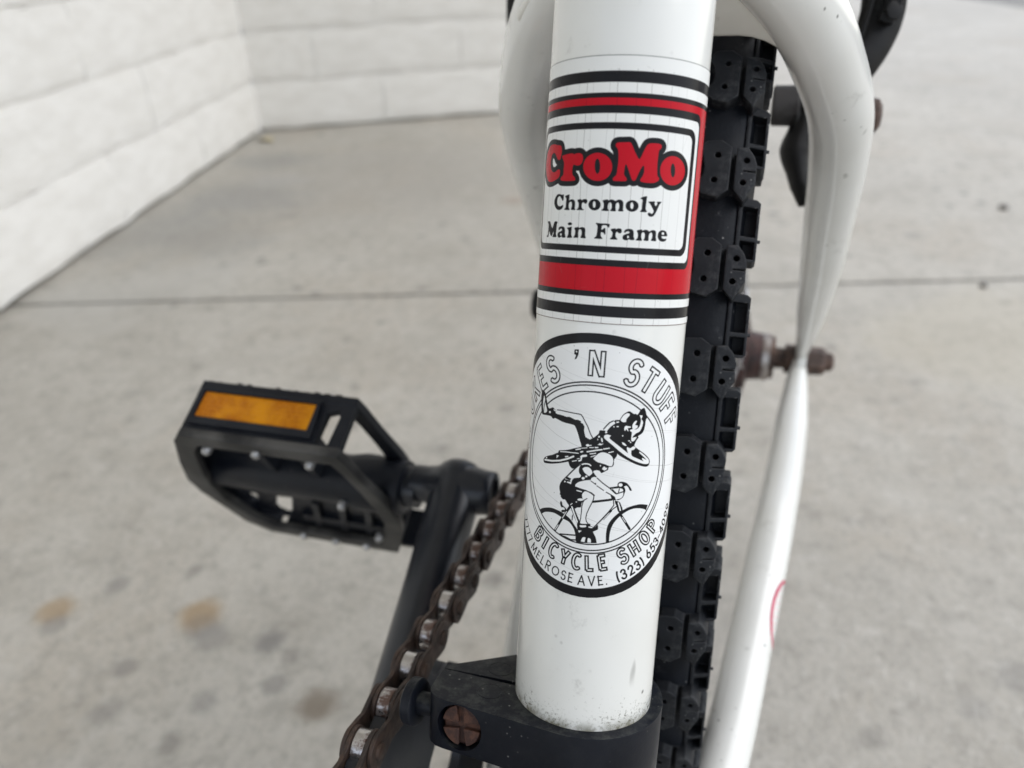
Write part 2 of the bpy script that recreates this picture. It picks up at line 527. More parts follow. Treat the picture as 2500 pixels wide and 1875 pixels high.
def make_roller():
    m, t, b = new_mat('worn_chain_roller')
    g = NT(t)
    co = g.coord('Object')
    rnd = g.n('ShaderNodeObjectInfo').outputs['Random']
    mp = g.n('ShaderNodeMapping', {'Vector': co, 'Scale': (2600.0, 320.0, 320.0)}).outputs[0]
    f = g.math('ADD', g.noise(co, 380.0, 4, 0.7), g.math('MULTIPLY', g.math('SUBTRACT', rnd, 0.45), 0.22))
    f = g.math('ADD', f, g.math('MULTIPLY', g.math('SUBTRACT', g.noise(mp, 1.0, 3), 0.5), 0.35))
    k = g.map(f, 0.45, 0.66)
    setin(b, t, Base_Color=g.mix(k, (0.64, 0.62, 0.61), (0.125, 0.075, 0.058)), Metallic=g.map(k, 0, 1, 0.95, 0.35, False),
          Roughness=g.map(k, 0, 1, 0.24, 0.5, False))
    t.links.new(g.bump(g.noise(mp, 1.0, 3), 0.25, 0.0002), b.inputs['Normal'])
    return m


M['roller'] = make_roller()


def make_smudged_paint():
    m, t, b = new_mat('smudged_bridge_paint')
    g = NT(t)
    co = g.coord()
    col = g.mix(g.map(g.noise(co, 60.0, 3), 0.35, 0.65), (0.78, 0.775, 0.72), (0.72, 0.71, 0.65))
    s = g.math('MULTIPLY', g.map(g.noise(co, 330.0, 5, 0.7, 0.8), 0.54, 0.66), g.map(g.noise(co, 75.0, 3), 0.48, 0.60))
    col = g.mix(g.math('MULTIPLY', s, 0.8), col, (0.10, 0.09, 0.07))
    setin(b, t, Base_Color=col, Roughness=0.3)
    b.inputs['Coat Weight'].default_value = 0.3
    return m


M['smudged'] = make_smudged_paint()


def make_amber():
    m, t, b = new_mat('amber_reflector')
    g = NT(t)
    co = g.coord('Object')
    v = g.vor(co, 900.0, rand=0.6)
    c = g.mix(g.map(v, 0.1, 0.6), (0.56, 0.195, 0.004), (0.43, 0.130, 0.003))
    c = g.mix(g.map(g.noise(co, 70.0, 3), 0.4, 0.62), c, (0.66, 0.26, 0.006))
    setin(b, t, Base_Color=c, Roughness=0.3)
    b.inputs['Specular IOR Level'].default_value = 0.15
    t.links.new(g.bump(v, 0.5, 0.0008), b.inputs['Normal'])
    return m


M['amber'] = make_amber()


# ---------------------------------------------------------------- printed decals, drawn in millimetres on the unrolled tube
# x = arc length round the tube (0 faces forward, + to the left of the bicycle), y = height along the tube
class Print:
    def __init__(self, x0, y0, x1, y1, res, paper):
        self.x0, self.y0, self.res = x0, y0, res
        self.w, self.h = int(round((x1 - x0) * res)), int(round((y1 - y0) * res))
        self.img = np.empty((self.h, self.w, 3), np.float32)
        self.img[:] = paper
        self.X = (x0 + (np.arange(self.w) + 0.5) / res).astype(np.float32)
        self.Y = (y0 + (np.arange(self.h) + 0.5) / res).astype(np.float32)

    def win(self, xs, ys, pad):
        a = max(int((min(xs) - pad - self.x0) * self.res), 0); b = min(int((max(xs) + pad - self.x0) * self.res) + 2, self.w)
        c = max(int((min(ys) - pad - self.y0) * self.res), 0); d = min(int((max(ys) + pad - self.y0) * self.res) + 2, self.h)
        if a >= b or c >= d:
            return None
        X, Y = np.meshgrid(self.X[a:b], self.Y[c:d])
        return (slice(c, d), slice(a, b)), X, Y

    def ink(self, sl, sd, col, op=1.0, darken=False):
        k = (np.clip(0.5 - sd * self.res, 0, 1) * op)[..., None]
        new = self.img[sl] * (1 - k) + np.array(col, np.float32) * k
        self.img[sl] = np.minimum(self.img[sl], new) if darken else new

    @staticmethod
    def sd_poly(P, X, Y):
        d2 = np.full(X.shape, 1e9, np.float32)
        ins = np.zeros(X.shape, bool)
        n = len(P)
        for i in range(n):
            (ax, ay), (bx, by) = P[i], P[(i + 1) % n]
            ex, ey = bx - ax, by - ay
            L = ex * ex + ey * ey + 1e-12
            t_ = np.clip(((X - ax) * ex + (Y - ay) * ey) / L, 0, 1)
            d2 = np.minimum(d2, (X - ax - ex * t_) ** 2 + (Y - ay - ey * t_) ** 2)
            if ay != by:
                c = ((ay > Y) != (by > Y)) & (X < ex * (Y - ay) / (by - ay) + ax)
                ins ^= c
        d = np.sqrt(d2)
        return np.where(ins, -d, d)

    def poly(self, P, col, grow=0.0, op=1.0):
        w = self.win([p[0] for p in P], [p[1] for p in P], 0.3 + grow)
        if w:
            self.ink(w[0], self.sd_poly(P, w[1], w[2]) - grow, col, op)

    def line(self, P, width, col, op=1.0, darken=False):
        w = self.win([p[0] for p in P], [p[1] for p in P], width + 0.3)
        if w:
            self.ink(w[0], self.sd_line(P, w[1], w[2]) - width / 2, col, op, darken)

    @staticmethod
    def sd_line(P, X, Y):
        d2 = np.full(X.shape, 1e9, np.float32)
        for (ax, ay), (bx, by) in zip(P[:-1], P[1:]):
            ex, ey = bx - ax, by - ay
            t_ = np.clip(((X - ax) * ex + (Y - ay) * ey) / (ex * ex + ey * ey + 1e-12), 0, 1)
            d2 = np.minimum(d2, (X - ax - ex * t_) ** 2 + (Y - ay - ey * t_) ** 2)
        return np.sqrt(d2)

    @staticmethod
    def sd_butt(strokes, w, X, Y):
        """distance to skeleton strokes with square ends, so outlined block capitals keep their corners"""
        d = np.full(X.shape, 1e9, np.float32)
        for P in strokes:
            m = len(P) - 1
            closed = P[0] == P[-1]
            for i in range(m):
                (ax, ay), (bx, by) = P[i], P[i + 1]
                ex, ey = bx - ax, by - ay
                L = math.hypot(ex, ey) + 1e-9
                u = ((X - ax) * ex + (Y - ay) * ey) / L
                v = np.abs((X - ax) * ey - (Y - ay) * ex) / L
                da = np.maximum(-u, 0); db = np.maximum(u - L, 0)
                s = np.hypot(v, np.maximum(da, db))
                if i == 0 and not closed:
                    s = np.where(u < w, np.maximum(np.where(u < 0, 9, v), w - u), s)
                if i == m - 1 and not closed:
                    s = np.where(u > L - w, np.maximum(np.where(u > L, 9, v), u - L + w), s)
                d = np.minimum(d, s)
        return d

    def band(self, y0, y1, col, x0=-99, x1=99):
        self.rrect(x0, y0, x1, y1, 0.0, col)

    def rrect(self, x0, y0, x1, y1, r, col):
        w = self.win([max(x0, self.x0), min(x1, self.x0 + self.w / self.res)], [y0, y1], 0.3)
        if w:
            cx, cy, hx, hy = (x0 + x1) / 2, (y0 + y1) / 2, (x1 - x0) / 2 - r, (y1 - y0) / 2 - r
            qx, qy = np.abs(w[1] - cx) - hx, np.abs(w[2] - cy) - hy
            sd = np.hypot(np.maximum(qx, 0), np.maximum(qy, 0)) + np.minimum(np.maximum(qx, qy), 0) - r
            self.ink(w[0], sd, col)

    def image(self, name):
        im = bpy.data.images.new(name, self.w, self.h, alpha=False, float_buffer=False)
        c = np.clip(self.img, 0, 1)
        s = np.where(c <= 0.0031308, c * 12.92, 1.055 * np.power(np.maximum(c, 1e-6), 1 / 2.4) - 0.055)
        px = np.ones((self.h, self.w, 4), np.float32)
        px[..., :3] = s
        im.pixels.foreach_set(px.ravel())
        im.update()
        im.pack()
        return im


def smooth_loop(P, sub=4, corner=0.35):
    """closed Catmull-Rom through the points, keeping sharp corners sharp"""
    n = len(P)
    out = []
    ang = []
    for i in range(n):
        a, b, c = P[i - 1], P[i], P[(i + 1) % n]
        v1, v2 = (b[0] - a[0], b[1] - a[1]), (c[0] - b[0], c[1] - b[1])
        l = math.hypot(*v1) * math.hypot(*v2) + 1e-9
        ang.append((v1[0] * v2[0] + v1[1] * v2[1]) / l < corner)
    for i in range(n):
        p0, p1, p2, p3 = P[i - 1], P[i], P[(i + 1) % n], P[(i + 2) % n]
        if ang[i]:
            p0 = p1
        if ang[(i + 1) % n]:
            p3 = p2
        for s in range(sub):
            t_ = s / sub
            out.append(tuple(0.5 * (2 * p1[k] + (p2[k] - p0[k]) * t_ + (2 * p0[k] - 5 * p1[k] + 4 * p2[k] - p3[k]) * t_ ** 2
                                    + (3 * p1[k] - p0[k] - 3 * p2[k] + p3[k]) * t_ ** 3) for k in (0, 1)))
    return out


def pairs(a):
    return [(a[i], a[i + 1]) for i in range(0, len(a), 2)]


def arc(cx, cy, rx, ry, a0, a1, n=14):
    return [(cx + rx * math.cos(math.radians(a0 + (a1 - a0) * i / n)), cy + ry * math.sin(math.radians(a0 + (a1 - a0) * i / n))) for i in range(n + 1)]


# skeleton capitals and figures in a box 0..1 wide, 0..1 high
GLYPH = {
    'S': [arc(.5, .72, .36, .24, 25, 265, 14)[:-1] + arc(.5, .28, .38, .26, 85, -155, 14)],
    'P': [[(.14, 0), (.14, 1)], [(.14, .95), (.5, .95)] + arc(.5, .72, .36, .23, 90, -90, 10)[1:] + [(.14, .49)]],
    'O': [arc(.5, .5, .40, .46, 90, 450, 24)], 'K': [[(.14, 0), (.14, 1)], [(.86, 1), (.2, .42)], [(.36, .56), (.9, 0)]],
    'E': [[(.14, 0), (.14, 1)], [(.05, .94), (.86, .94)], [(.1, .52), (.72, .52)], [(.05, .06), (.88, .06)]],
    'N': [[(.12, 0), (.12, 1)], [(.88, 0), (.88, 1)], [(.14, .98), (.86, .02)]],
    'T': [[(.5, 0), (.5, .95)], [(.04, .94), (.96, .94)]],
    'U': [[(.12, 1), (.12, .36)] + arc(.5, .36, .38, .30, 180, 360, 12)[1:] + [(.88, 1)]],
    'F': [[(.14, 0), (.14, 1)], [(.05, .94), (.86, .94)], [(.1, .50), (.72, .50)]],
    'B': [[(.14, 0), (.14, 1)], [(.1, .95), (.5, .95)] + arc(.5, .74, .30, .21, 90, -90, 10)[1:] + [(.14, .53)],
          [(.3, .53), (.52, .53)] + arc(.52, .29, .36, .24, 90, -90, 10)[1:] + [(.1, .05)]],
    'I': [[(.5, 0), (.5, 1)]], 'C': [arc(.54, .5, .42, .46, 48, 312, 18)],
    'Y': [[(.08, 1), (.5, .46)], [(.92, 1), (.5, .46)], [(.5, .5), (.5, 0)]], 'L': [[(.14, 1), (.14, 0)], [(.05, .06), (.86, .06)]],
    'H': [[(.12, 0), (.12, 1)], [(.88, 0), (.88, 1)], [(.12, .5), (.88, .5)]],
    'M': [[(.0, 0), (.12, 1), (.5, .12), (.88, 1), (1.0, 0)]], 'R': [[(.14, 0), (.14, 1), (.5, 1)] + arc(.5, .76, .34, .24, 90, -90, 10)[1:] + [(.14, .52)], [(.46, .52), (.86, 0)]],
    'A': [[(.0, 0), (.5, 1), (1.0, 0)], [(.2, .34), (.8, .34)]], 'V': [[(.02, 1), (.5, 0), (.98, 1)]], '.': [[(.5, .02), (.5, .05)]],
    '7': [[(.1, 1), (.9, 1), (.36, 0)]], '(': [arc(1.05, .45, .62, .78, 135, 225, 8)], ')': [arc(-.05, .45, .62, .78, 45, -45, 8)],
    '3': [arc(.48, .75, .34, .25, 160, -80, 12)[:-1] + arc(.48, .26, .40, .27, 90, -165, 12)],
    '2': [arc(.5, .70, .38, .30, 170, -20, 10) + [(.12, 0), (.9, 0)]],
    '6': [[(.66, 1), (.22, .48)] + arc(.5, .31, .38, .31, 150, 510, 18)], '5': [[(.84, 1), (.34, 1), (.22, .56)] + arc(.46, .33, .42, .33, 110, -150, 12)],
    '-': [[(.1, .42), (.9, .42)]], '4': [[(.74, 0), (.74, 1), (.08, .28), (.98, .28)]],
    '0': [arc(.5, .5, .40, .5, 90, 450, 22)], '9': [[(.34, 0), (.78, .52)] + arc(.5, .69, .38, .31, -30, 330, 18)],
}

RED_INK, BLACK_INK = (0.47, 0.006, 0.016), (0.012, 0.012, 0.014)
RED=[[-12.38,16.48,-11.21,16.27,-10.09,16.07,-9.71,15.34,-9.77,14.52,-10.05,13.76,-10.58,13.71,-10.95,14.05,-11.36,14.55,-11.91,14.95,-12.58,14.94,-13.11,14.43,-13.3,13.66,-13.24,12.8,-12.75,12.05,-12.0,11.67,-11.26,11.73,-10.72,12.0,-10.25,12.1,-9.9,11.91,-9.88,11.19,-10.24,10.66,-11.1,10.33,-12.33,10.06,-13.75,10.17,-14.9,10.95,-15.75,12.11,-16.12,13.38,-15.79,14.59,-14.89,15.73,-13.75,16.36],[-9.32,14.38,-7.91,14.6,-7.1,14.65,-6.61,14.5,-6.17,14.62,-5.44,14.64,-4.92,14.34,-4.74,13.76,-4.89,13.07,-5.35,12.67,-5.93,12.6,-6.46,12.75,-6.73,12.58,-6.85,11.82,-6.71,11.11,-6.21,10.64,-6.03,10.28,-6.32,10.11,-7.5,10.06,-9.09,10.12,-9.6,10.35,-9.44,10.76,-8.91,11.16,-8.91,12.11,-8.86,13.05,-9.16,13.66,-9.49,14.15],[0.54,12.43,0.47,11.72,0.18,11.07,-0.32,10.55,-0.99,10.21,-1.76,10.08,-2.56,10.18,-3.32,10.5,-3.96,11.01,-4.4,11.65,-4.6,12.37,-4.52,13.09,-4.17,13.73,-3.61,14.23,-2.89,14.55,-2.1,14.67,-1.32,14.56,-0.6,14.25,-0.02,13.75,0.37,13.13],[1.15,16.36,2.37,16.45,3.18,16.47,3.56,16.06,4.12,14.96,4.73,14.03,5.04,13.88,5.34,14.57,5.84,15.79,6.27,16.38,7.12,16.56,8.28,16.54,8.68,16.23,8.61,15.83,8.25,15.46,8.16,14.32,8.16,12.95,8.31,11.47,8.68,11.04,8.53,10.57,7.71,10.19,6.45,10.14,5.53,10.26,5.38,10.59,5.64,11.06,5.88,11.76,5.87,12.56,5.75,12.9,5.5,12.65,5.09,11.83,4.6,10.55,4.26,10.3,3.95,10.51,3.45,11.63,2.95,12.75,2.71,12.91,2.59,12.16,2.6,11.25,2.99,10.75,3.1,10.41,2.86,10.21,1.92,10.17,0.98,10.18,0.75,10.43,0.94,10.78,1.32,11.2,1.42,12.11,1.49,13.48,1.39,14.84,1.17,15.46,0.91,15.73,0.88,16.07],[14.24,12.72,14.19,11.96,13.81,11.25,13.18,10.65,12.39,10.25,11.53,10.06,10.69,10.11,9.95,10.4,9.36,10.89,8.95,11.52,8.76,12.25,8.8,12.99,9.07,13.67,9.55,14.24,10.2,14.63,10.97,14.82,11.82,14.78,12.66,14.52,13.41,14.06,13.97,13.44]]
RED_IN=[[-1.52,12.5,-1.53,11.96,-1.62,11.53,-1.79,11.28,-2.0,11.28,-2.21,11.52,-2.38,11.95,-2.47,12.49,-2.46,13.03,-2.36,13.46,-2.19,13.7,-1.98,13.7,-1.77,13.46,-1.61,13.03],[11.82,12.56,11.83,12.06,11.73,11.66,11.56,11.43,11.34,11.41,11.12,11.61,10.94,11.99,10.83,12.47,10.83,12.96,10.91,13.36,11.08,13.59,11.3,13.61,11.52,13.41,11.71,13.04]]
BLK=[[-9.67,7.88,-8.97,7.76,-8.4,7.81,-8.4,7.28,-8.47,6.8,-8.7,6.72,-8.99,7.07,-9.37,7.45,-9.72,7.45,-10.05,7.13,-10.12,6.53,-9.88,5.99,-9.37,5.77,-8.87,5.88,-8.51,6.04,-8.42,5.83,-8.66,5.4,-9.22,5.15,-9.94,5.18,-10.56,5.56,-11.0,6.22,-11.01,6.87,-10.66,7.41,-10.22,7.78],[-8.06,7.54,-7.55,7.7,-7.09,7.81,-7.04,7.22,-7.1,6.8,-6.62,6.96,-6.13,6.91,-5.8,6.59,-5.72,6.01,-5.75,5.53,-5.6,5.27,-5.72,5.16,-6.47,5.2,-6.55,5.36,-6.41,5.79,-6.45,6.32,-6.65,6.55,-6.93,6.48,-7.11,6.1,-7.07,5.57,-6.87,5.3,-6.96,5.14,-8.0,5.18,-8.1,5.35,-7.81,5.62,-7.8,6.31,-7.79,7.06,-8.04,7.33],[-5.28,6.92,-4.65,7.03,-4.45,6.88,-4.04,7.04,-3.56,7.02,-3.36,6.74,-3.45,6.37,-3.74,6.28,-4.05,6.46,-4.29,6.41,-4.39,6.04,-4.29,5.51,-3.97,5.31,-4.02,5.18,-5.27,5.19,-5.34,5.33,-5.04,5.6,-5.04,6.34,-5.25,6.6],[-0.95,6.18,-1.01,5.82,-1.21,5.5,-1.55,5.28,-1.95,5.19,-2.38,5.25,-2.75,5.45,-3.02,5.75,-3.14,6.12,-3.08,6.49,-2.86,6.81,-2.51,7.02,-2.1,7.11,-1.68,7.05,-1.31,6.85,-1.06,6.55],[-0.67,6.92,0.13,7.11,0.3,6.93,0.76,7.13,1.25,7.05,1.47,6.9,1.93,7.13,2.46,7.1,2.8,6.75,2.87,6.09,2.84,5.62,2.96,5.36,2.81,5.23,2.13,5.24,2.04,5.4,2.19,5.74,2.15,6.36,1.98,6.67,1.71,6.55,1.6,6.23,1.62,5.66,1.69,5.35,1.55,5.19,0.8,5.21,0.74,5.36,0.93,5.68,0.9,6.31,0.72,6.61,0.44,6.55,0.3,6.18,0.32,5.61,0.47,5.35,0.38,5.19,-0.65,5.2,-0.72,5.36,-0.46,5.63,-0.44,6.36,-0.6,6.67],[5.43,6.27,5.38,5.9,5.16,5.58,4.82,5.35,4.4,5.26,3.98,5.31,3.61,5.5,3.35,5.8,3.24,6.15,3.29,6.52,3.5,6.84,3.84,7.06,4.25,7.16,4.68,7.11,5.05,6.92,5.32,6.63],[5.72,7.63,6.25,7.87,6.8,7.95,6.75,7.23,6.7,6.29,6.74,5.77,6.96,5.47,6.81,5.31,5.86,5.31,5.74,5.4,5.99,5.78,6.03,6.56,6.06,7.24,5.73,7.48],[7.12,7.09,8.13,7.19,8.32,7.06,8.23,6.8,8.5,6.4,8.76,6.83,8.62,7.03,8.73,7.16,9.46,7.21,9.5,7.06,9.2,6.75,8.85,5.9,8.5,5.15,8.13,4.71,7.61,4.62,7.19,4.86,7.14,5.17,7.44,5.29,7.74,5.15,7.92,5.11,8.17,5.54,7.89,6.05,7.48,6.65,7.17,6.92],[-12.91,3.14,-12.13,3.12,-11.56,2.37,-11.18,1.93,-10.83,2.6,-10.53,3.13,-9.82,3.14,-9.67,2.94,-9.82,2.61,-9.86,1.74,-9.91,0.97,-9.69,0.59,-9.91,0.42,-10.89,0.41,-11.02,0.55,-10.75,0.95,-10.71,1.5,-10.96,0.94,-11.27,0.55,-11.65,0.7,-12.15,1.42,-12.33,0.91,-12.39,0.41,-12.97,0.36,-13.08,0.51,-12.72,0.91,-12.65,1.91,-12.71,2.69,-13.08,2.97],[-9.33,1.8,-9.11,2.19,-8.45,2.33,-7.89,2.22,-7.63,1.85,-7.56,1.03,-7.33,0.55,-7.58,0.4,-8.2,0.41,-8.37,0.57,-8.84,0.36,-9.28,0.43,-9.5,0.87,-9.27,1.26,-8.62,1.49,-8.32,1.72,-8.5,1.93,-8.82,1.85,-9.05,1.67],[-6.11,2.83,-6.18,2.67,-6.41,2.57,-6.7,2.56,-6.95,2.65,-7.06,2.8,-6.98,2.95,-6.74,3.05,-6.45,3.06,-6.21,2.97],[-7.21,2.13,-6.1,2.35,-6.12,1.84,-6.12,0.98,-5.93,0.61,-6.07,0.44,-6.99,0.42,-7.1,0.56,-6.84,0.95,-6.85,1.71,-7.12,1.97],[-5.55,2.18,-4.72,2.37,-4.62,2.16,-4.16,2.33,-3.61,2.25,-3.38,1.88,-3.37,1.09,-3.21,0.61,-3.35,0.47,-4.14,0.5,-4.22,0.64,-4.04,1.06,-4.09,1.7,-4.32,1.95,-4.62,1.84,-4.73,1.35,-4.66,0.71,-4.77,0.49,-5.54,0.48,-5.62,0.62,-5.39,1.0,-5.38,1.7,-5.55,1.96],[-1.54,3.15,-0.66,3.11,0.7,3.08,0.83,2.76,0.74,2.44,0.52,2.53,0.29,2.78,-0.2,2.81,-0.46,2.64,-0.52,2.06,-0.31,2.12,-0.06,2.35,0.16,2.3,0.23,1.36,0.08,1.27,-0.16,1.55,-0.55,1.64,-0.55,1.0,-0.25,0.65,-0.35,0.51,-1.57,0.51,-1.67,0.65,-1.33,1.02,-1.24,2.03,-1.29,2.76,-1.55,2.96],[1.08,2.24,1.81,2.38,1.93,2.23,2.29,2.41,2.77,2.35,2.94,2.02,2.83,1.65,2.46,1.6,2.18,1.82,1.98,1.66,1.97,1.03,2.26,0.67,2.17,0.51,1.16,0.51,1.04,0.64,1.33,0.99,1.39,1.63,1.13,1.98],[3.29,1.83,3.52,2.26,4.1,2.42,4.7,2.32,4.95,1.91,5.01,1.18,5.21,0.72,5.0,0.57,4.46,0.58,4.29,0.72,3.93,0.5,3.45,0.52,3.16,0.77,3.18,1.19,3.53,1.47,4.11,1.66,4.25,1.88,4.02,2.02,3.71,1.9,3.51,1.71],[5.52,2.26,6.28,2.43,6.43,2.22,6.95,2.42,7.48,2.31,7.66,2.16,8.23,2.42,8.78,2.35,9.0,1.91,9.0,1.28,9.12,0.75,8.95,0.59,8.22,0.63,8.12,0.76,8.29,1.14,8.27,1.77,8.03,2.02,7.76,1.8,7.65,1.32,7.68,0.74,7.52,0.57,6.89,0.59,6.78,0.75,6.93,1.07,6.9,1.7,6.67,1.98,6.38,1.83,6.32,1.25,6.48,0.68,6.38,0.54,5.5,0.55,5.41,0.7,5.68,1.01,5.7,1.64,5.52,2.0],[10.27,2.51,10.96,2.33,11.3,1.81,11.3,1.52,10.12,1.49,10.28,1.18,10.7,1.06,11.17,1.15,11.13,0.85,10.68,0.61,10.01,0.64,9.53,0.99,9.35,1.51,9.46,2.1,9.83,2.4]]
WHT=[[-1.84,6.19,-1.85,5.91,-1.93,5.71,-2.04,5.64,-2.17,5.7,-2.28,5.9,-2.33,6.17,-2.32,6.44,-2.24,6.64,-2.13,6.72,-2.0,6.65,-1.89,6.46],[4.56,6.27,4.54,6.0,4.46,5.8,4.33,5.72,4.2,5.79,4.08,5.98,4.03,6.25,4.04,6.52,4.12,6.72,4.25,6.8,4.39,6.73,4.5,6.54],[-8.36,0.93,-8.38,0.8,-8.48,0.72,-8.61,0.72,-8.73,0.79,-8.78,0.92,-8.75,1.05,-8.65,1.13,-8.52,1.14,-8.41,1.06],[4.22,1.07,4.19,0.94,4.12,0.86,4.01,0.86,3.92,0.93,3.88,1.05,3.9,1.17,3.98,1.26,4.08,1.26,4.17,1.19],[10.64,1.96,10.6,1.82,10.48,1.73,10.31,1.72,10.18,1.8,10.11,1.94,10.15,2.08,10.27,2.17,10.43,2.17,10.57,2.1]]
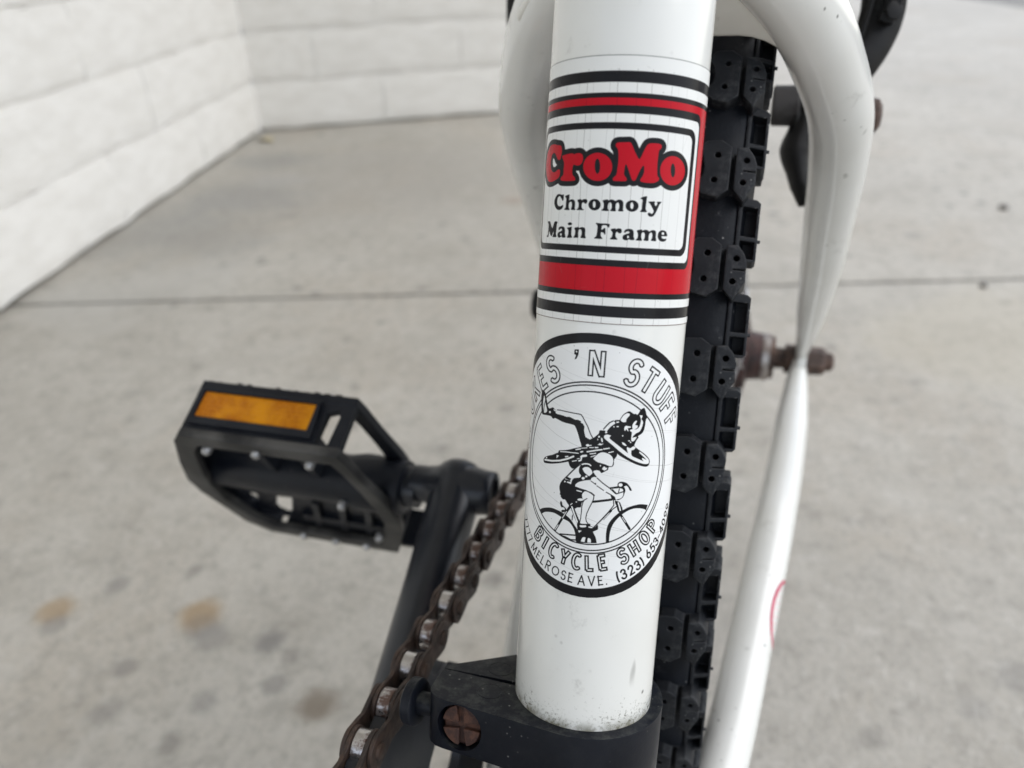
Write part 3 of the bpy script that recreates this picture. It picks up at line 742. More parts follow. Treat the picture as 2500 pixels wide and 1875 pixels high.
ART=[('k',[-10.83,-27.4,-11.31,-27.84,-11.49,-28.72,-11.43,-29.77,-11.24,-30.8,-10.99,-31.8,-10.57,-32.1,-9.41,-31.98,-8.26,-31.91,-7.74,-32.22,-7.37,-32.21,-7.02,-32.04,-5.36,-32.41,-4.17,-32.5,-3.19,-32.57,-2.82,-32.72,-2.33,-33.57,-1.81,-34.86,-1.47,-35.7,-0.59,-36.41,2.32,-36.08,2.49,-33.88,1.7,-32.99,1.56,-33.76,0.81,-34.38,0.84,-34.79,-0.43,-34.8,-0.75,-34.23,-1.01,-33.37,-1.0,-32.62,-1.15,-32.37,-1.38,-32.06,-1.74,-31.97,-1.72,-31.7,-2.33,-31.51,-2.83,-31.56,-3.5,-31.36,-4.04,-31.24,-4.57,-31.33,-5.21,-31.24,-6.04,-31.19,-6.73,-31.18,-7.1,-31.05,-6.91,-30.66,-7.43,-30.35,-7.92,-30.2,-8.69,-30.57,-9.13,-30.27,-9.41,-29.63,-9.78,-28.73,-10.15,-27.96]),('w',[-10.53,-28.46,-10.69,-29.26,-10.71,-30.26,-10.38,-31.53,-9.78,-31.61,-9.33,-31.09,-9.81,-30.14,-10.05,-29.55,-10.24,-28.82]),('K',[-10.02,-29.27,-10.28,-30.16,-10.38,-31.53],0.2),('w',[-8.79,-31.08,-8.34,-30.98,-8.26,-31.32,-8.71,-31.45]),('W',[-7.51,-30.57,-7.08,-30.73],0.22),('K',[-6.7,-30.43,-6.02,-30.35,-3.57,-30.41,-2.13,-30.43,-1.77,-30.48,-1.39,-30.94,-0.39,-32.54,0.17,-33.77,0.62,-34.47],0.18),('k',[-2.06,-34.13,-1.65,-34.96,-1.36,-36.09,-1.4,-36.4,-2.37,-36.73,-3.8,-37.33,-5.18,-37.72,-5.74,-37.87,-5.92,-38.33,-6.29,-38.49,-7.15,-39.01,-8.07,-39.38,-9.16,-39.98,-9.5,-40.57,-9.29,-41.02,-8.54,-41.0,-7.19,-40.74,-5.64,-40.28,-4.38,-39.84,-3.63,-39.54,-3.5,-39.86,-3.28,-40.31,-2.62,-40.71,-1.84,-40.19,-0.98,-39.42,0.22,-40.02,0.94,-40.62,1.16,-40.87,1.72,-40.36,2.26,-40.42,2.62,-40.8,3.32,-40.4,3.76,-40.1,3.86,-39.61,4.45,-39.51,4.72,-39.08,4.72,-38.18,5.11,-37.55,5.31,-36.72,5.89,-35.47,5.05,-33.45,2.41,-33.46,0.52,-34.81,-0.86,-34.36]),('k',[4.57,-38.27,4.83,-37.64,5.16,-37.0,5.73,-37.46,7.22,-38.27,8.94,-39.08,10.79,-39.65,11.64,-39.54,11.91,-38.77,11.48,-38.01,10.54,-37.22,9.38,-36.43,8.47,-35.8,8.28,-35.49,8.62,-34.6,8.99,-34.07,8.8,-33.83,9.77,-33.18,10.11,-32.11,10.21,-30.87,10.4,-30.5,10.2,-29.79,9.89,-29.01,9.6,-28.65,8.94,-28.97,8.65,-29.5,8.35,-29.88,8.01,-29.68,7.69,-29.72,6.93,-29.26,6.46,-29.3,5.73,-29.81,5.33,-30.43,5.13,-30.82,4.38,-30.89,4.04,-31.33,3.48,-31.82,3.07,-32.31,2.59,-32.88,1.78,-32.95,1.67,-33.5,0.76,-34.44,0.12,-34.99,0.27,-37.07,2.51,-36.84]),('w',[2.6,-33.96,2.8,-33.71,3.24,-33.61,3.85,-33.76,3.62,-34.08,3.75,-34.42,4.95,-35.3,6.26,-36.28,7.18,-36.95,6.88,-36.12,6.93,-35.77,7.51,-36.01,8.13,-35.68,8.57,-35.93,8.27,-36.31,7.78,-36.41,7.91,-37.39,9.1,-37.99,10.49,-38.59,10.08,-38.13,10.15,-37.93,11.13,-38.41,10.41,-37.76,9.34,-36.9,9.5,-36.71,10.46,-37.37,11.5,-38.25,11.71,-38.75,11.6,-39.13,10.64,-39.12,8.89,-38.53,7.17,-37.69,5.67,-36.68,4.37,-35.63,3.42,-34.91,2.7,-34.34]),('w',[5.35,-30.74,5.75,-30.04,6.33,-29.61,6.8,-29.64,6.91,-29.95,6.56,-30.41,6.35,-30.72,6.35,-31.18,5.77,-31.23,5.37,-30.97]),('w',[2.58,-32.65,2.77,-32.18,3.21,-32.15,3.55,-31.66,3.96,-31.18,4.34,-31.31,4.36,-31.54,3.65,-32.12,3.18,-32.76,2.98,-33.01,2.59,-32.88]),('K',[2.43,-32.66,2.9,-32.01,3.38,-31.44,4.02,-31.06],0.21),('w',[4.56,-31.19,5.0,-31.13,5.09,-31.28,4.65,-31.44]),('w',[8.82,-29.97,9.38,-29.99,9.41,-30.3,9.23,-30.67,9.57,-31.07,9.66,-31.54,9.43,-32.38,9.06,-32.99,8.41,-33.28,7.88,-33.81,7.75,-34.11,8.31,-33.97,8.56,-33.94,8.5,-34.21,8.05,-34.74,7.63,-34.65,7.54,-34.03,7.58,-33.1,7.24,-32.87,7.18,-32.64,7.69,-32.49,7.55,-31.87,7.82,-31.26,8.2,-30.95,8.42,-31.04,8.18,-31.57,8.02,-31.72,8.62,-31.85,8.57,-32.27,8.02,-32.57,8.51,-32.5,8.97,-32.06,9.16,-31.29,9.14,-30.67]),('w',[6.09,-32.33,6.18,-32.03,6.44,-31.87,6.76,-31.94,7.24,-32.02,7.34,-32.18,6.72,-32.33,6.91,-32.79,6.8,-32.87,6.45,-32.48,6.29,-32.83,6.12,-32.64]),('w',[5.87,-34.89,6.31,-35.04,6.82,-35.5,6.51,-35.56,6.02,-35.27]),('w',[2.42,-34.64,2.46,-34.89,2.43,-35.06,2.34,-35.09,2.23,-34.96,2.14,-34.73,2.1,-34.48,2.13,-34.31,2.22,-34.28,2.33,-34.41]),('w',[1.91,-34.11,1.87,-34.24,1.74,-34.3,1.61,-34.26,1.55,-34.15,1.6,-34.02,1.72,-33.96,1.85,-34.0]),('w',[1.61,-34.67,1.59,-34.78,1.54,-34.83,1.49,-34.79,1.46,-34.68,1.47,-34.57,1.52,-34.52,1.58,-34.56]),('w',[3.11,-33.19,3.06,-33.34,2.93,-33.4,2.79,-33.36,2.72,-33.22,2.77,-33.07,2.9,-33.01,3.04,-33.05]),('w',[4.32,-32.12,4.3,-32.21,4.22,-32.25,4.15,-32.22,4.11,-32.13,4.13,-32.04,4.21,-32.0,4.28,-32.04]),('w',[5.11,-32.05,5.05,-32.12,4.89,-32.16,4.73,-32.14,4.66,-32.07,4.72,-31.99,4.88,-31.96,5.04,-31.98]),('w',[6.04,-33.72,6.01,-33.81,5.93,-33.84,5.84,-33.81,5.8,-33.73,5.83,-33.65,5.91,-33.61,6.0,-33.64]),('w',[7.64,-34.93,7.6,-35.01,7.5,-35.05,7.4,-35.01,7.35,-34.92,7.38,-34.83,7.48,-34.8,7.59,-34.84]),('w',[7.4,-34.65,7.34,-34.73,7.2,-34.76,7.05,-34.72,6.98,-34.65,7.04,-34.57,7.18,-34.54,7.33,-34.57]),('w',[1.52,-35.61,1.85,-35.42,1.95,-35.22,2.14,-35.39,2.62,-35.31,2.2,-35.64]),('W',[-0.19,-37.13,0.26,-36.99,1.38,-36.67,2.41,-36.44],0.24),('W',[2.7,-36.32,3.69,-36.09],0.21),('W',[0.21,-36.3,0.89,-36.22],0.16),('W',[1.19,-36.18,1.64,-36.14],0.23),('W',[3.64,-36.93,4.45,-36.68],0.16),('W',[0.37,-37.46,1.34,-37.22],0.18),('W',[0.56,-37.97,1.3,-37.65],0.15),('W',[-9.06,-40.45,-7.23,-40.19,-5.35,-39.7,-3.82,-39.05,-2.68,-38.38],0.32),('W',[-5.4,-38.01,-4.07,-37.8,-1.8,-37.64],0.17),('w',[-6.2,-38.82,-5.65,-38.84,-6.17,-39.45]),('W',[-4.27,-38.75,-3.78,-38.59],0.23),('W',[-2.27,-37.03,-1.45,-36.76],0.22),('W',[-1.28,-36.61,-0.24,-36.4],0.13),('W',[-1.34,-37.33,-1.03,-37.21],0.27),('W',[-1.2,-38.21,-0.97,-38.03,-0.34,-37.87],0.4),('W',[-1.16,-38.41,-1.23,-38.84,-1.57,-39.03],0.29),('W',[-2.83,-39.32,-2.06,-39.05],0.17),('w',[0.11,-35.89,0.06,-36.03,-0.09,-36.13,-0.28,-36.16,-0.44,-36.09,-0.51,-35.97,-0.46,-35.82,-0.31,-35.72,-0.12,-35.69,0.04,-35.76]),('W',[0.14,-35.95,0.46,-35.83],0.16),('w',[-8.5,-39.91,-8.54,-40.03,-8.67,-40.11,-8.8,-40.1,-8.87,-40.01,-8.82,-39.88,-8.7,-39.81,-8.56,-39.82]),('W',[-1.94,-38.71,-1.53,-38.57],0.14),('w',[1.03,-38.19,1.52,-37.58,2.02,-37.12,2.67,-36.93,3.34,-37.05,3.95,-37.32,4.39,-37.78,4.57,-38.4,4.52,-39.09,4.37,-39.37,3.91,-39.4,3.29,-39.16,2.42,-38.95,1.74,-38.8,1.19,-38.45]),('w',[2.69,-40.03,2.93,-39.6,3.19,-39.58,3.34,-39.78,3.6,-39.69,3.49,-40.04,3.11,-40.28]),('w',[2.46,-39.43,2.43,-39.54,2.36,-39.59,2.29,-39.55,2.25,-39.45,2.27,-39.34,2.34,-39.29,2.42,-39.32]),('k',[-0.98,-39.42,-0.1,-39.3,0.73,-39.54,1.07,-40.61,1.38,-41.13,1.74,-41.58,0.72,-42.25,-0.28,-42.53,-1.29,-42.96,-1.88,-43.49,-1.92,-44.06,-0.15,-44.33,1.09,-44.66,1.66,-45.08,0.6,-45.35,-0.46,-45.86,-4.54,-46.24,-4.9,-45.62,-5.12,-44.88,-5.02,-44.08,-4.6,-43.27,-3.67,-42.15,-2.65,-40.89,-1.84,-40.12]),('w',[-1.2,-39.73,-1.41,-40.26,-1.47,-40.82,-1.33,-41.36,-1.03,-41.66,-1.21,-42.11,-2.25,-42.4,-2.65,-42.93,-2.78,-43.66,-3.65,-43.48,-3.58,-43.33,-2.95,-43.27,-2.93,-43.02,-4.07,-42.94,-4.0,-42.82,-3.08,-42.98,-2.82,-42.61,-3.58,-42.41,-2.62,-41.24,-1.76,-40.24]),('w',[-0.84,-40.38,-0.45,-40.04,0.22,-39.95,0.72,-40.3,1.03,-40.96,0.47,-41.62,-0.38,-41.07]),('w',[-0.28,-42.11,-0.32,-42.26,-0.46,-42.37,-0.64,-42.4,-0.79,-42.33,-0.85,-42.19,-0.81,-42.04,-0.67,-41.93,-0.49,-41.9,-0.35,-41.97]),('w',[0.19,-41.69,0.15,-41.8,0.05,-41.88,-0.08,-41.9,-0.2,-41.85,-0.24,-41.75,-0.21,-41.64,-0.11,-41.56,0.03,-41.54,0.14,-41.59]),('w',[-3.86,-43.37,-3.9,-43.49,-4.03,-43.57,-4.16,-43.55,-4.22,-43.45,-4.18,-43.33,-4.05,-43.26,-3.92,-43.28]),('W',[-0.93,-39.59,-0.57,-39.43,-0.09,-39.36,0.31,-39.39,0.63,-39.58],0.24),('W',[-4.9,-45.08,-4.0,-44.52],0.1),('W',[-3.22,-44.21,-2.58,-44.43],0.14),('W',[-2.25,-44.47,-1.88,-44.55],0.11),('W',[-1.59,-44.6,-0.75,-44.67],0.22),('w',[1.15,-40.81,1.33,-40.47,1.85,-40.35,2.33,-40.55,2.62,-40.87,3.68,-41.63,5.78,-42.6,6.62,-44.49,2.05,-46.8,1.1,-44.73,-0.16,-44.26,-1.78,-43.97,-1.84,-43.55,-0.94,-42.87,0.66,-42.33,0.89,-41.78,1.41,-41.54,1.75,-41.65,1.46,-41.33]),('K',[1.16,-40.87,1.45,-41.26,1.75,-41.61],0.19),('K',[0.72,-42.32,0.86,-41.88,1.28,-41.59,1.68,-41.58],0.09),('K',[1.97,-41.81,2.99,-42.65,4.26,-43.49,5.48,-44.54],0.19),('K',[0.9,-42.48,1.74,-43.01],0.16),('k',[1.44,-42.83,1.76,-42.69,1.89,-43.12,1.62,-43.02]),('K',[1.99,-43.24,3.25,-44.01],0.16),('K',[3.76,-44.32,4.59,-44.74,5.36,-45.22],0.19),('K',[-1.85,-44.05,-0.15,-44.37,1.1,-44.69,1.66,-45.08],0.22),('k',[-5.17,-44.54,-5.06,-44.92,-4.86,-45.6,-4.6,-46.11,-4.76,-46.38,-4.25,-46.86,-3.81,-46.82,-3.47,-47.15,-2.97,-47.7,-2.73,-48.19,-1.85,-48.21,-1.27,-47.83,-0.63,-47.66,-0.5,-46.84,-0.21,-46.4,-0.36,-46.03,-0.59,-45.53,-0.56,-45.07,-0.33,-44.67,-0.87,-44.33,-1.86,-44.24,-2.89,-44.04]),('w',[-0.55,-45.2,-0.26,-44.69,0.11,-44.52,0.69,-44.69,1.34,-45.04,1.62,-45.43,1.48,-46.11,0.95,-47.49,0.48,-48.88,0.44,-49.68,0.73,-50.57,-0.48,-50.79,-0.64,-50.38,-0.49,-47.83,-0.31,-46.68,-0.03,-46.17,-0.43,-45.91]),('K',[-0.48,-44.27,0.16,-44.37,1.07,-44.74,1.6,-45.17,1.58,-45.77,1.41,-46.38,0.9,-47.63,0.53,-48.74,0.43,-49.55,0.57,-50.19,0.92,-50.61],0.17),('K',[0.39,-45.85,-0.09,-46.22,-0.31,-46.74,-0.45,-47.56,-0.45,-48.49,-0.51,-49.83,-0.63,-50.52],0.16),('w',[-0.24,-46.15,-0.3,-46.28,-0.5,-46.4,-0.78,-46.48,-1.07,-46.49,-1.28,-46.44,-1.37,-46.34,-1.3,-46.21,-1.1,-46.09,-0.81,-46.01,-0.53,-45.99,-0.32,-46.05]),('W',[-2.67,-47.64,-2.29,-47.23],0.12),('w',[-1.35,-46.79,-1.4,-46.86,-1.5,-46.91,-1.62,-46.9,-1.67,-46.84,-1.63,-46.77,-1.52,-46.72,-1.41,-46.73]),('W',[-1.57,-44.63,-0.71,-44.7],0.2),('k',[-4.59,-47.24,-4.35,-47.48,-4.16,-48.04,-3.56,-48.37,-3.36,-48.66,-3.23,-49.03,-4.28,-49.41,-4.38,-49.1,-4.1,-48.86,-3.67,-48.8,-3.76,-48.48,-4.14,-48.37,-4.35,-48.49,-4.63,-48.15,-4.75,-47.58]),('k',[-9.75,-50.46,-8.9,-49.88,-7.69,-49.4,-6.57,-49.14,-5.44,-49.17,-4.36,-49.36,-3.17,-49.82,-2.3,-50.43,-1.63,-51.24,-1.05,-51.93,-0.86,-52.77,-1.31,-52.92,-1.64,-52.04,-2.16,-51.34,-2.82,-50.82,-3.83,-50.55,-4.36,-50.31,-5.37,-50.03,-6.18,-49.95,-7.45,-50.18,-8.35,-50.53,-9.1,-51.01]),('K',[-2.62,-47.83,-3.36,-49.19,-4.12,-50.58,-5.41,-53.1],0.46),('W',[-3.3,-49.01,-4.06,-50.47],0.15),('W',[-4.87,-52.03,-5.45,-53.07],0.15),('K',[-2.2,-48.01,-1.68,-49.11,-0.88,-50.63],0.67),('W',[-2.31,-47.9,-1.87,-48.88,-1.0,-50.78],0.27),('K',[-2.06,-49.45,-2.1,-50.39],0.19),('w',[-1.97,-49.76,-1.72,-50.05,-1.19,-50.95,-1.26,-51.37,-1.72,-50.92,-1.99,-50.5]),('k',[-0.84,-50.22,-0.42,-50.75,0.79,-50.63,1.36,-50.55,1.38,-50.88,2.16,-51.13,2.67,-50.48,2.79,-51.27,2.69,-51.55,1.9,-52.02,2.13,-52.47,2.49,-53.1,2.75,-54.15,1.12,-54.33,-0.16,-54.46,-1.08,-54.36,-1.22,-53.31,-1.32,-52.85,-0.99,-51.92,-1.12,-51.0]),('w',[-0.59,-51.11,0.56,-50.93,0.58,-51.26,-0.17,-51.47,-0.54,-51.37]),('w',[1.02,-51.13,1.52,-51.07,1.88,-51.23,1.54,-51.37,1.06,-51.29]),('w',[-0.84,-52.16,-0.13,-52.1,-0.61,-52.59]),('w',[-0.18,-54.19,0.03,-53.49,0.34,-53.27,0.66,-53.32,0.53,-54.21]),('w',[1.05,-54.21,1.06,-53.47,1.3,-53.33,1.64,-53.6,1.68,-54.19]),('K',[-4.34,-53.65,-2.91,-53.4,-1.3,-53.19],0.27),('K',[-4.1,-53.86,-3.16,-53.93,-2.1,-54.23,-1.17,-54.1],0.27),('K',[1.53,-46.32,3.16,-45.98,4.83,-45.66],0.43),('k',[4.56,-44.86,4.84,-44.81,5.36,-45.22,5.64,-45.64,6.07,-45.76,6.71,-45.39,7.01,-44.97,7.14,-44.46,7.27,-43.96,7.05,-43.37,6.87,-43.2,7.11,-43.12,7.36,-43.04,7.73,-43.3,8.14,-43.99,8.55,-44.01,8.28,-43.49,7.78,-42.88,7.32,-42.49,6.62,-42.27,6.04,-42.31,5.7,-42.69,5.73,-43.11,5.21,-43.21,4.33,-43.36,4.43,-43.65,5.56,-43.53,5.89,-43.49,6.39,-43.53,6.74,-43.7,6.86,-44.12,6.91,-44.8,6.54,-45.38,5.73,-45.64,5.43,-46.06,5.83,-46.91,6.15,-47.84,6.79,-48.44,7.07,-47.68,6.64,-46.65,6.26,-46.06,5.08,-45.73,4.81,-45.49]),('w',[6.64,-42.88,6.58,-43.06,6.4,-43.18,6.16,-43.18,5.96,-43.06,5.87,-42.88,5.93,-42.69,6.11,-42.57,6.35,-42.57,6.55,-42.69]),('w',[5.02,-43.88,5.57,-43.66,5.9,-43.7,5.94,-44.12,5.71,-44.37]),('w',[6.19,-44.12,6.32,-43.7,6.65,-43.7,6.72,-44.04]),('K',[4.85,-43.8,5.64,-44.56,6.45,-44.29,6.86,-44.16],0.21),('K',[6.1,-43.61,5.99,-44.29],0.17),('W',[6.11,-46.27,6.38,-46.99,6.6,-47.67],0.26),('K',[5.79,-46.99,4.9,-47.69,2.17,-51.32],0.19),('K',[5.16,-45.82,5.32,-46.74,4.44,-48.04,2.04,-51.12],0.19),('K',[4.91,-47.77,3.57,-49.45],0.38),('W',[4.61,-48.21,2.69,-50.63],0.09),('k',[12.36,-47.14,11.05,-46.83,10.06,-46.78,8.41,-47.06,7.07,-47.68,5.95,-48.52,5.04,-49.55,4.47,-50.68,4.3,-52.15,4.39,-53.86,4.99,-53.76,4.96,-53.33,4.99,-52.12,5.23,-50.92,5.73,-49.88,6.49,-48.95,7.29,-48.28,8.47,-47.66,9.83,-47.47,11.36,-47.77,12.03,-48.13]),('K',[6.71,-48.53,8.71,-51.36],0.47),('W',[7.09,-49.05,7.78,-50.01],0.09)]


def grime_lines(pr, seed, vertical):
    """hairline cracks of the old vinyl"""
    r = random.Random(seed)
    X0, X1, Y0, Y1 = pr.x0, pr.x0 + pr.w / pr.res, pr.y0, pr.y0 + pr.h / pr.res
    if vertical:
        x = X0 + 1
        while x < X1:
            pts, y, xx = [], Y0, x
            while y < Y1:
                pts.append((xx, y)); y += 3.0; xx += r.uniform(-.11, .11)
            pr.line(pts, r.uniform(.035, .075), (0.17, 0.165, 0.15), r.choice((.3, .55, .85)), True)
            if r.random() < .5:
                k = r.randrange(1, len(pts) - 3)
                pr.line([pts[k], (pts[k][0] + r.uniform(-1, 1), pts[k][1] + 2), (pts[k][0] + r.uniform(-2.4, 2.4), pts[k][1] + 4.5)], .04, (.2, .19, .18), .4, True)
            x += r.uniform(1.0, 4.6)
    else:
        y = Y0
        while y < Y1 + 10:
            pts = []
            yy, sl = y, r.uniform(-.75, -.25)
            x = X0
            while x < X1:
                pts.append((x, yy)); x += 2.0; yy += sl * 2 + r.uniform(-.12, .12); sl = sl * .93
            pr.line(pts, r.uniform(.03, .06), (0.2, 0.195, 0.19), r.choice((.35, .5, .75)), True)
            y += r.uniform(2.0, 4.0)
    for _ in range(26):
        x, y = r.uniform(X0, X1), r.uniform(Y0, Y1)
        a_ = r.uniform(0, math.pi)
        L_ = r.uniform(.4, 2.2)
        pr.line([(x, y), (x + L_ * math.cos(a_) * .5, y + L_ * math.sin(a_) * .5 + .05), (x + L_ * math.cos(a_), y + L_ * math.sin(a_))], r.uniform(.04, .09),
                (.42, .42, .41) if r.random() < .6 else (.15, .14, .13), r.uniform(.2, .6))
    for _ in range(60):
        pr.poly(circle(r.uniform(X0, X1), r.uniform(Y0, Y1), r.uniform(.03, .10), 6), (.1, .1, .09), 0, .7)


def draw_frame_decal():
    pr = Print(-44.3, -13.95, 44.3, 30.2, 22.0, (0.755, 0.76, 0.735))
    K = BLACK_INK
    pr.band(25.93, 27.72, K)
    # black-edged red frame round the white plate
    pr.band(-9.36, 24.30, K)
    pr.band(-8.40, 23.50, RED_INK)
    for c in (0.6,):
        pr.rrect(-19.0, -4.05, 18.25, 22.33, 1.6, K)
        pr.rrect(-18.2, -2.92, 17.75, 21.05, 1.2, (0.755, 0.76, 0.735))
        pr.rrect(-17.2, -1.78, 16.75, 19.60, 1.9, K)
        pr.rrect(-16.3, -0.68, 15.62, 18.52, 1.2, (0.755, 0.76, 0.735))
    pr.band(-12.72, -10.80, K)
    grime_lines(pr, 5, True)
    reds = [smooth_loop(pairs(a)) for a in RED]
    for p in reds:
        pr.poly(p, K, grow=0.88)
    for p in reds:
        pr.poly(p, RED_INK)
    for a in RED_IN:
        pr.poly(smooth_loop(pairs(a)), K)
    for a in BLK:
        pr.poly(smooth_loop(pairs(a)), K)
    for a in WHT:
        pr.poly(smooth_loop(pairs(a)), (0.755, 0.76, 0.735))
    pr.line([(-44.3, 30.15), (44.3, 30.15)], .16, (.10, .10, .09), .9)
    pr.line([(-44.3, -13.9), (44.3, -13.9)], .16, (.12, .08, .06), .9)
    return pr.image('frame_decal_print')


SCX, SCY = 0.3, -40.35


def draw_shop_sticker():
    R = 24.75
    pr = Print(SCX - R, SCY - R, SCX + R, SCY + R, 25.0, (0.765, 0.775, 0.765))
    K = BLACK_INK
    XX, YY = np.meshgrid(pr.X, pr.Y)
    rad = np.hypot(XX - SCX, YY - SCY)
    al = (slice(None), slice(None))
    pr.ink(al, np.abs(rad - 23.85) - 0.95, K)
    grime_lines(pr, 9, False)
    pr.ink(al, np.abs(rad - 15.95) - 0.13, K)
    pr.ink(al, np.abs(rad - 15.40) - 0.12, K)
    pr.ink(al, np.abs(rad - 14.25) - 0.12, K)
    for a in ART:
        P = pairs(a[1])
        c = K if a[0] in 'kK' else (0.765, 0.775, 0.765)
        if a[0] in 'kw':
            pr.poly(smooth_loop(P, 3, 0.2), c)
        else:
            pr.line(P, max(a[2], .13), c)
    def place(ch, ang, r0, h, w, top):
        th = math.radians(ang)
        up = (math.sin(th), math.cos(th)) if top else (-math.sin(th), -math.cos(th))
        rt = (up[1], -up[0])
        rm = r0 if top else r0 + h
        bx, by = SCX + math.sin(th) * rm, SCY + math.cos(th) * rm
        return [[(bx + rt[0] * (x - .5) * w + up[0] * y * h, by + rt[1] * (x - .5) * w + up[1] * y * h) for x, y in s] for s in GLYPH[ch]]
    def outlined(ch, ang, r0, h, w, top, wo, wi):
        st = place(ch, ang, r0, h, w, top)
        xs = [p[0] for s in st for p in s]; ys = [p[1] for s in st for p in s]
        wn = pr.win(xs, ys, 1.2)
        sd = pr.sd_butt(st, wo, wn[1], wn[2])
        pr.ink(wn[0], sd - wo, K)
        pr.ink(wn[0], sd - wi, (0.765, 0.775, 0.765))
    for ch, ang in zip('SPOKES', (-86.5, -74.3, -62.2, -50.0, -38.4, -27.3)):
        outlined(ch, ang, 16.95, 4.7, 2.75, True, .52, .25)
    outlined('N', 0.3, 16.95, 4.75, 2.7, True, .52, .25)
    a_ = math.radians(-10.4)
    qx, qy = SCX + math.sin(a_) * 20.9, SCY + math.cos(a_) * 20.9
    pr.poly([(qx - .42, qy + .85), (qx + .42, qy + .95), (qx + .42, qy + .1), (qx + .1, qy - .75), (qx - .3, qy - .95), (qx - .05, qy - .1), (qx - .42, qy)], K)
    pr.poly(circle(qx, qy + .5, .16, 8), (0.765, 0.775, 0.765))
    for ch, ang in zip('STUFF', (20.6, 31.2, 42.6, 53.0, 63.0)):
        outlined(ch, ang, 16.95, 4.7, 2.75, True, .52, .25)
    for ch, ang in zip('BICYCLE', (-146.6, -153.7, -160.9, -169.0, -176.9, -184.9, -192.5)):
        outlined(ch, ang, 16.35, 3.05, 1.75, False, .42, .13)
    for ch, ang in zip('SHOP', (155.1, 146.6, 137.8, 129.0)):
        outlined(ch, ang, 16.35, 3.05, 1.8, False, .42, .13)
    for txt, angs, wd in (('7777', (-131.5, -135.4, -139.2, -143.0), .24), ('MELROSE', (-148.7, -153.5, -157.3, -161.3, -166.2, -171.0, -174.8), .24),
                          ('AVE.', (179.6, 174.6, 170.2, 167.4), .24), ('(323)', (161.4, 158.0, 153.7, 149.5, 146.2), .36),
                          ('653-4099', (141.3, 137.3, 133.5, 130.3, 126.8, 122.6, 118.4, 114.4), .36)):
        for ch, ang in zip(txt, angs):
            wl = {'M': 1.5, 'O': 1.75, 'E': .95, 'L': .9, 'S': 1.05, '(': .8, ')': .8, '-': .8, '.': .3}.get(ch, 1.2)
            for s in place(ch, ang, 20.45, 1.85, wl, False):
                pr.line(s, wd, K)
    return pr.image('shop_sticker_print')


def print_mat(name, image, rough=0.2):
    m, t, b = new_mat(name)
    g = NT(t)
    tex = g.n('ShaderNodeTexImage', {'Vector': g.coord('UV')})
    tex.image = image
    tex.interpolation = 'Cubic'
    tex.extension = 'EXTEND'
    co = g.coord()
    setin(b, t, Base_Color=tex.outputs[0], Roughness=rough)
    b.inputs['Specular IOR Level'].default_value = 0.13
    t.links.new(g.bump(g.noise(co, 160.0, 3), 0.06, 0.0005), b.inputs['Normal'])
    return m


# ================================================================ THE SETTING
def sheet(name, pts, z, mat, kind='structure'):
    mb = MB()
    mb.add([(x, y, z) for x, y in pts], [tuple(range(len(pts)))])
    o = mb.build(name, mat, conv=I, smooth=0)
    return tag(o, kind=kind)


ground = sheet('ground', [(-120, -120), (120, -120), (120, 120), (-120, 120)], -0.014, M['joint'])

# the pavement: two cast slabs with a tooled joint between them
J0, J1 = Vector((-0.426, -0.972)), Vector((-0.812, 0.405))
jd = (J1 - J0).normalized()
jn = Vector((-jd.y, jd.x))
if jn.x > 0:
    jn = -jn                                             # towards the far slab


def slab(poly, name, parent):
    mb = MB()
    mb.prism(poly, lambda x, y, h: (x, y, h), -0.08, 0.0)
    o = mb.build(name, M['concrete'], parent, conv=I, smooth=30, bevel=0.004)
    return o


pav = sheet('pavement', [(-5.9, -1.6), (3.0, -1.6), (3.0, 2.2), (-5.9, 2.2)], -0.0045, M['joint'])
a, b_ = J0 - jd * 0.9, J1 + jd * 4.2
near = [(a - jn * 0.0055), (b_ - jn * 0.0055), Vector((3.2, b_.y)), Vector((3.2, a.y))]
slab([(p.x, p.y) for p in near], 'concrete_slab', pav)
e0, e1 = Vector((-5.65, 1.235)), Vector((-1.9, 2.08))    # far kerb-less edge against the asphalt
far = [a + jn * 0.0055, Vector((-7.6, a.y - 0.3)), Vector((-7.6, 0.80)), e0, Vector((-5.0, 1.385)), e1, b_ + jn * 0.0055]
slab([(p.x, p.y) for p in far], 'concrete_slab', pav)
sheet('asphalt_road', [(-60, -30), (-7.0, -3), (-7.4, 0.6), (-5.6, 1.1), (2.9, 2.9), (30, 9), (30, 60), (-60, 60)], -0.012, M['asphalt'])


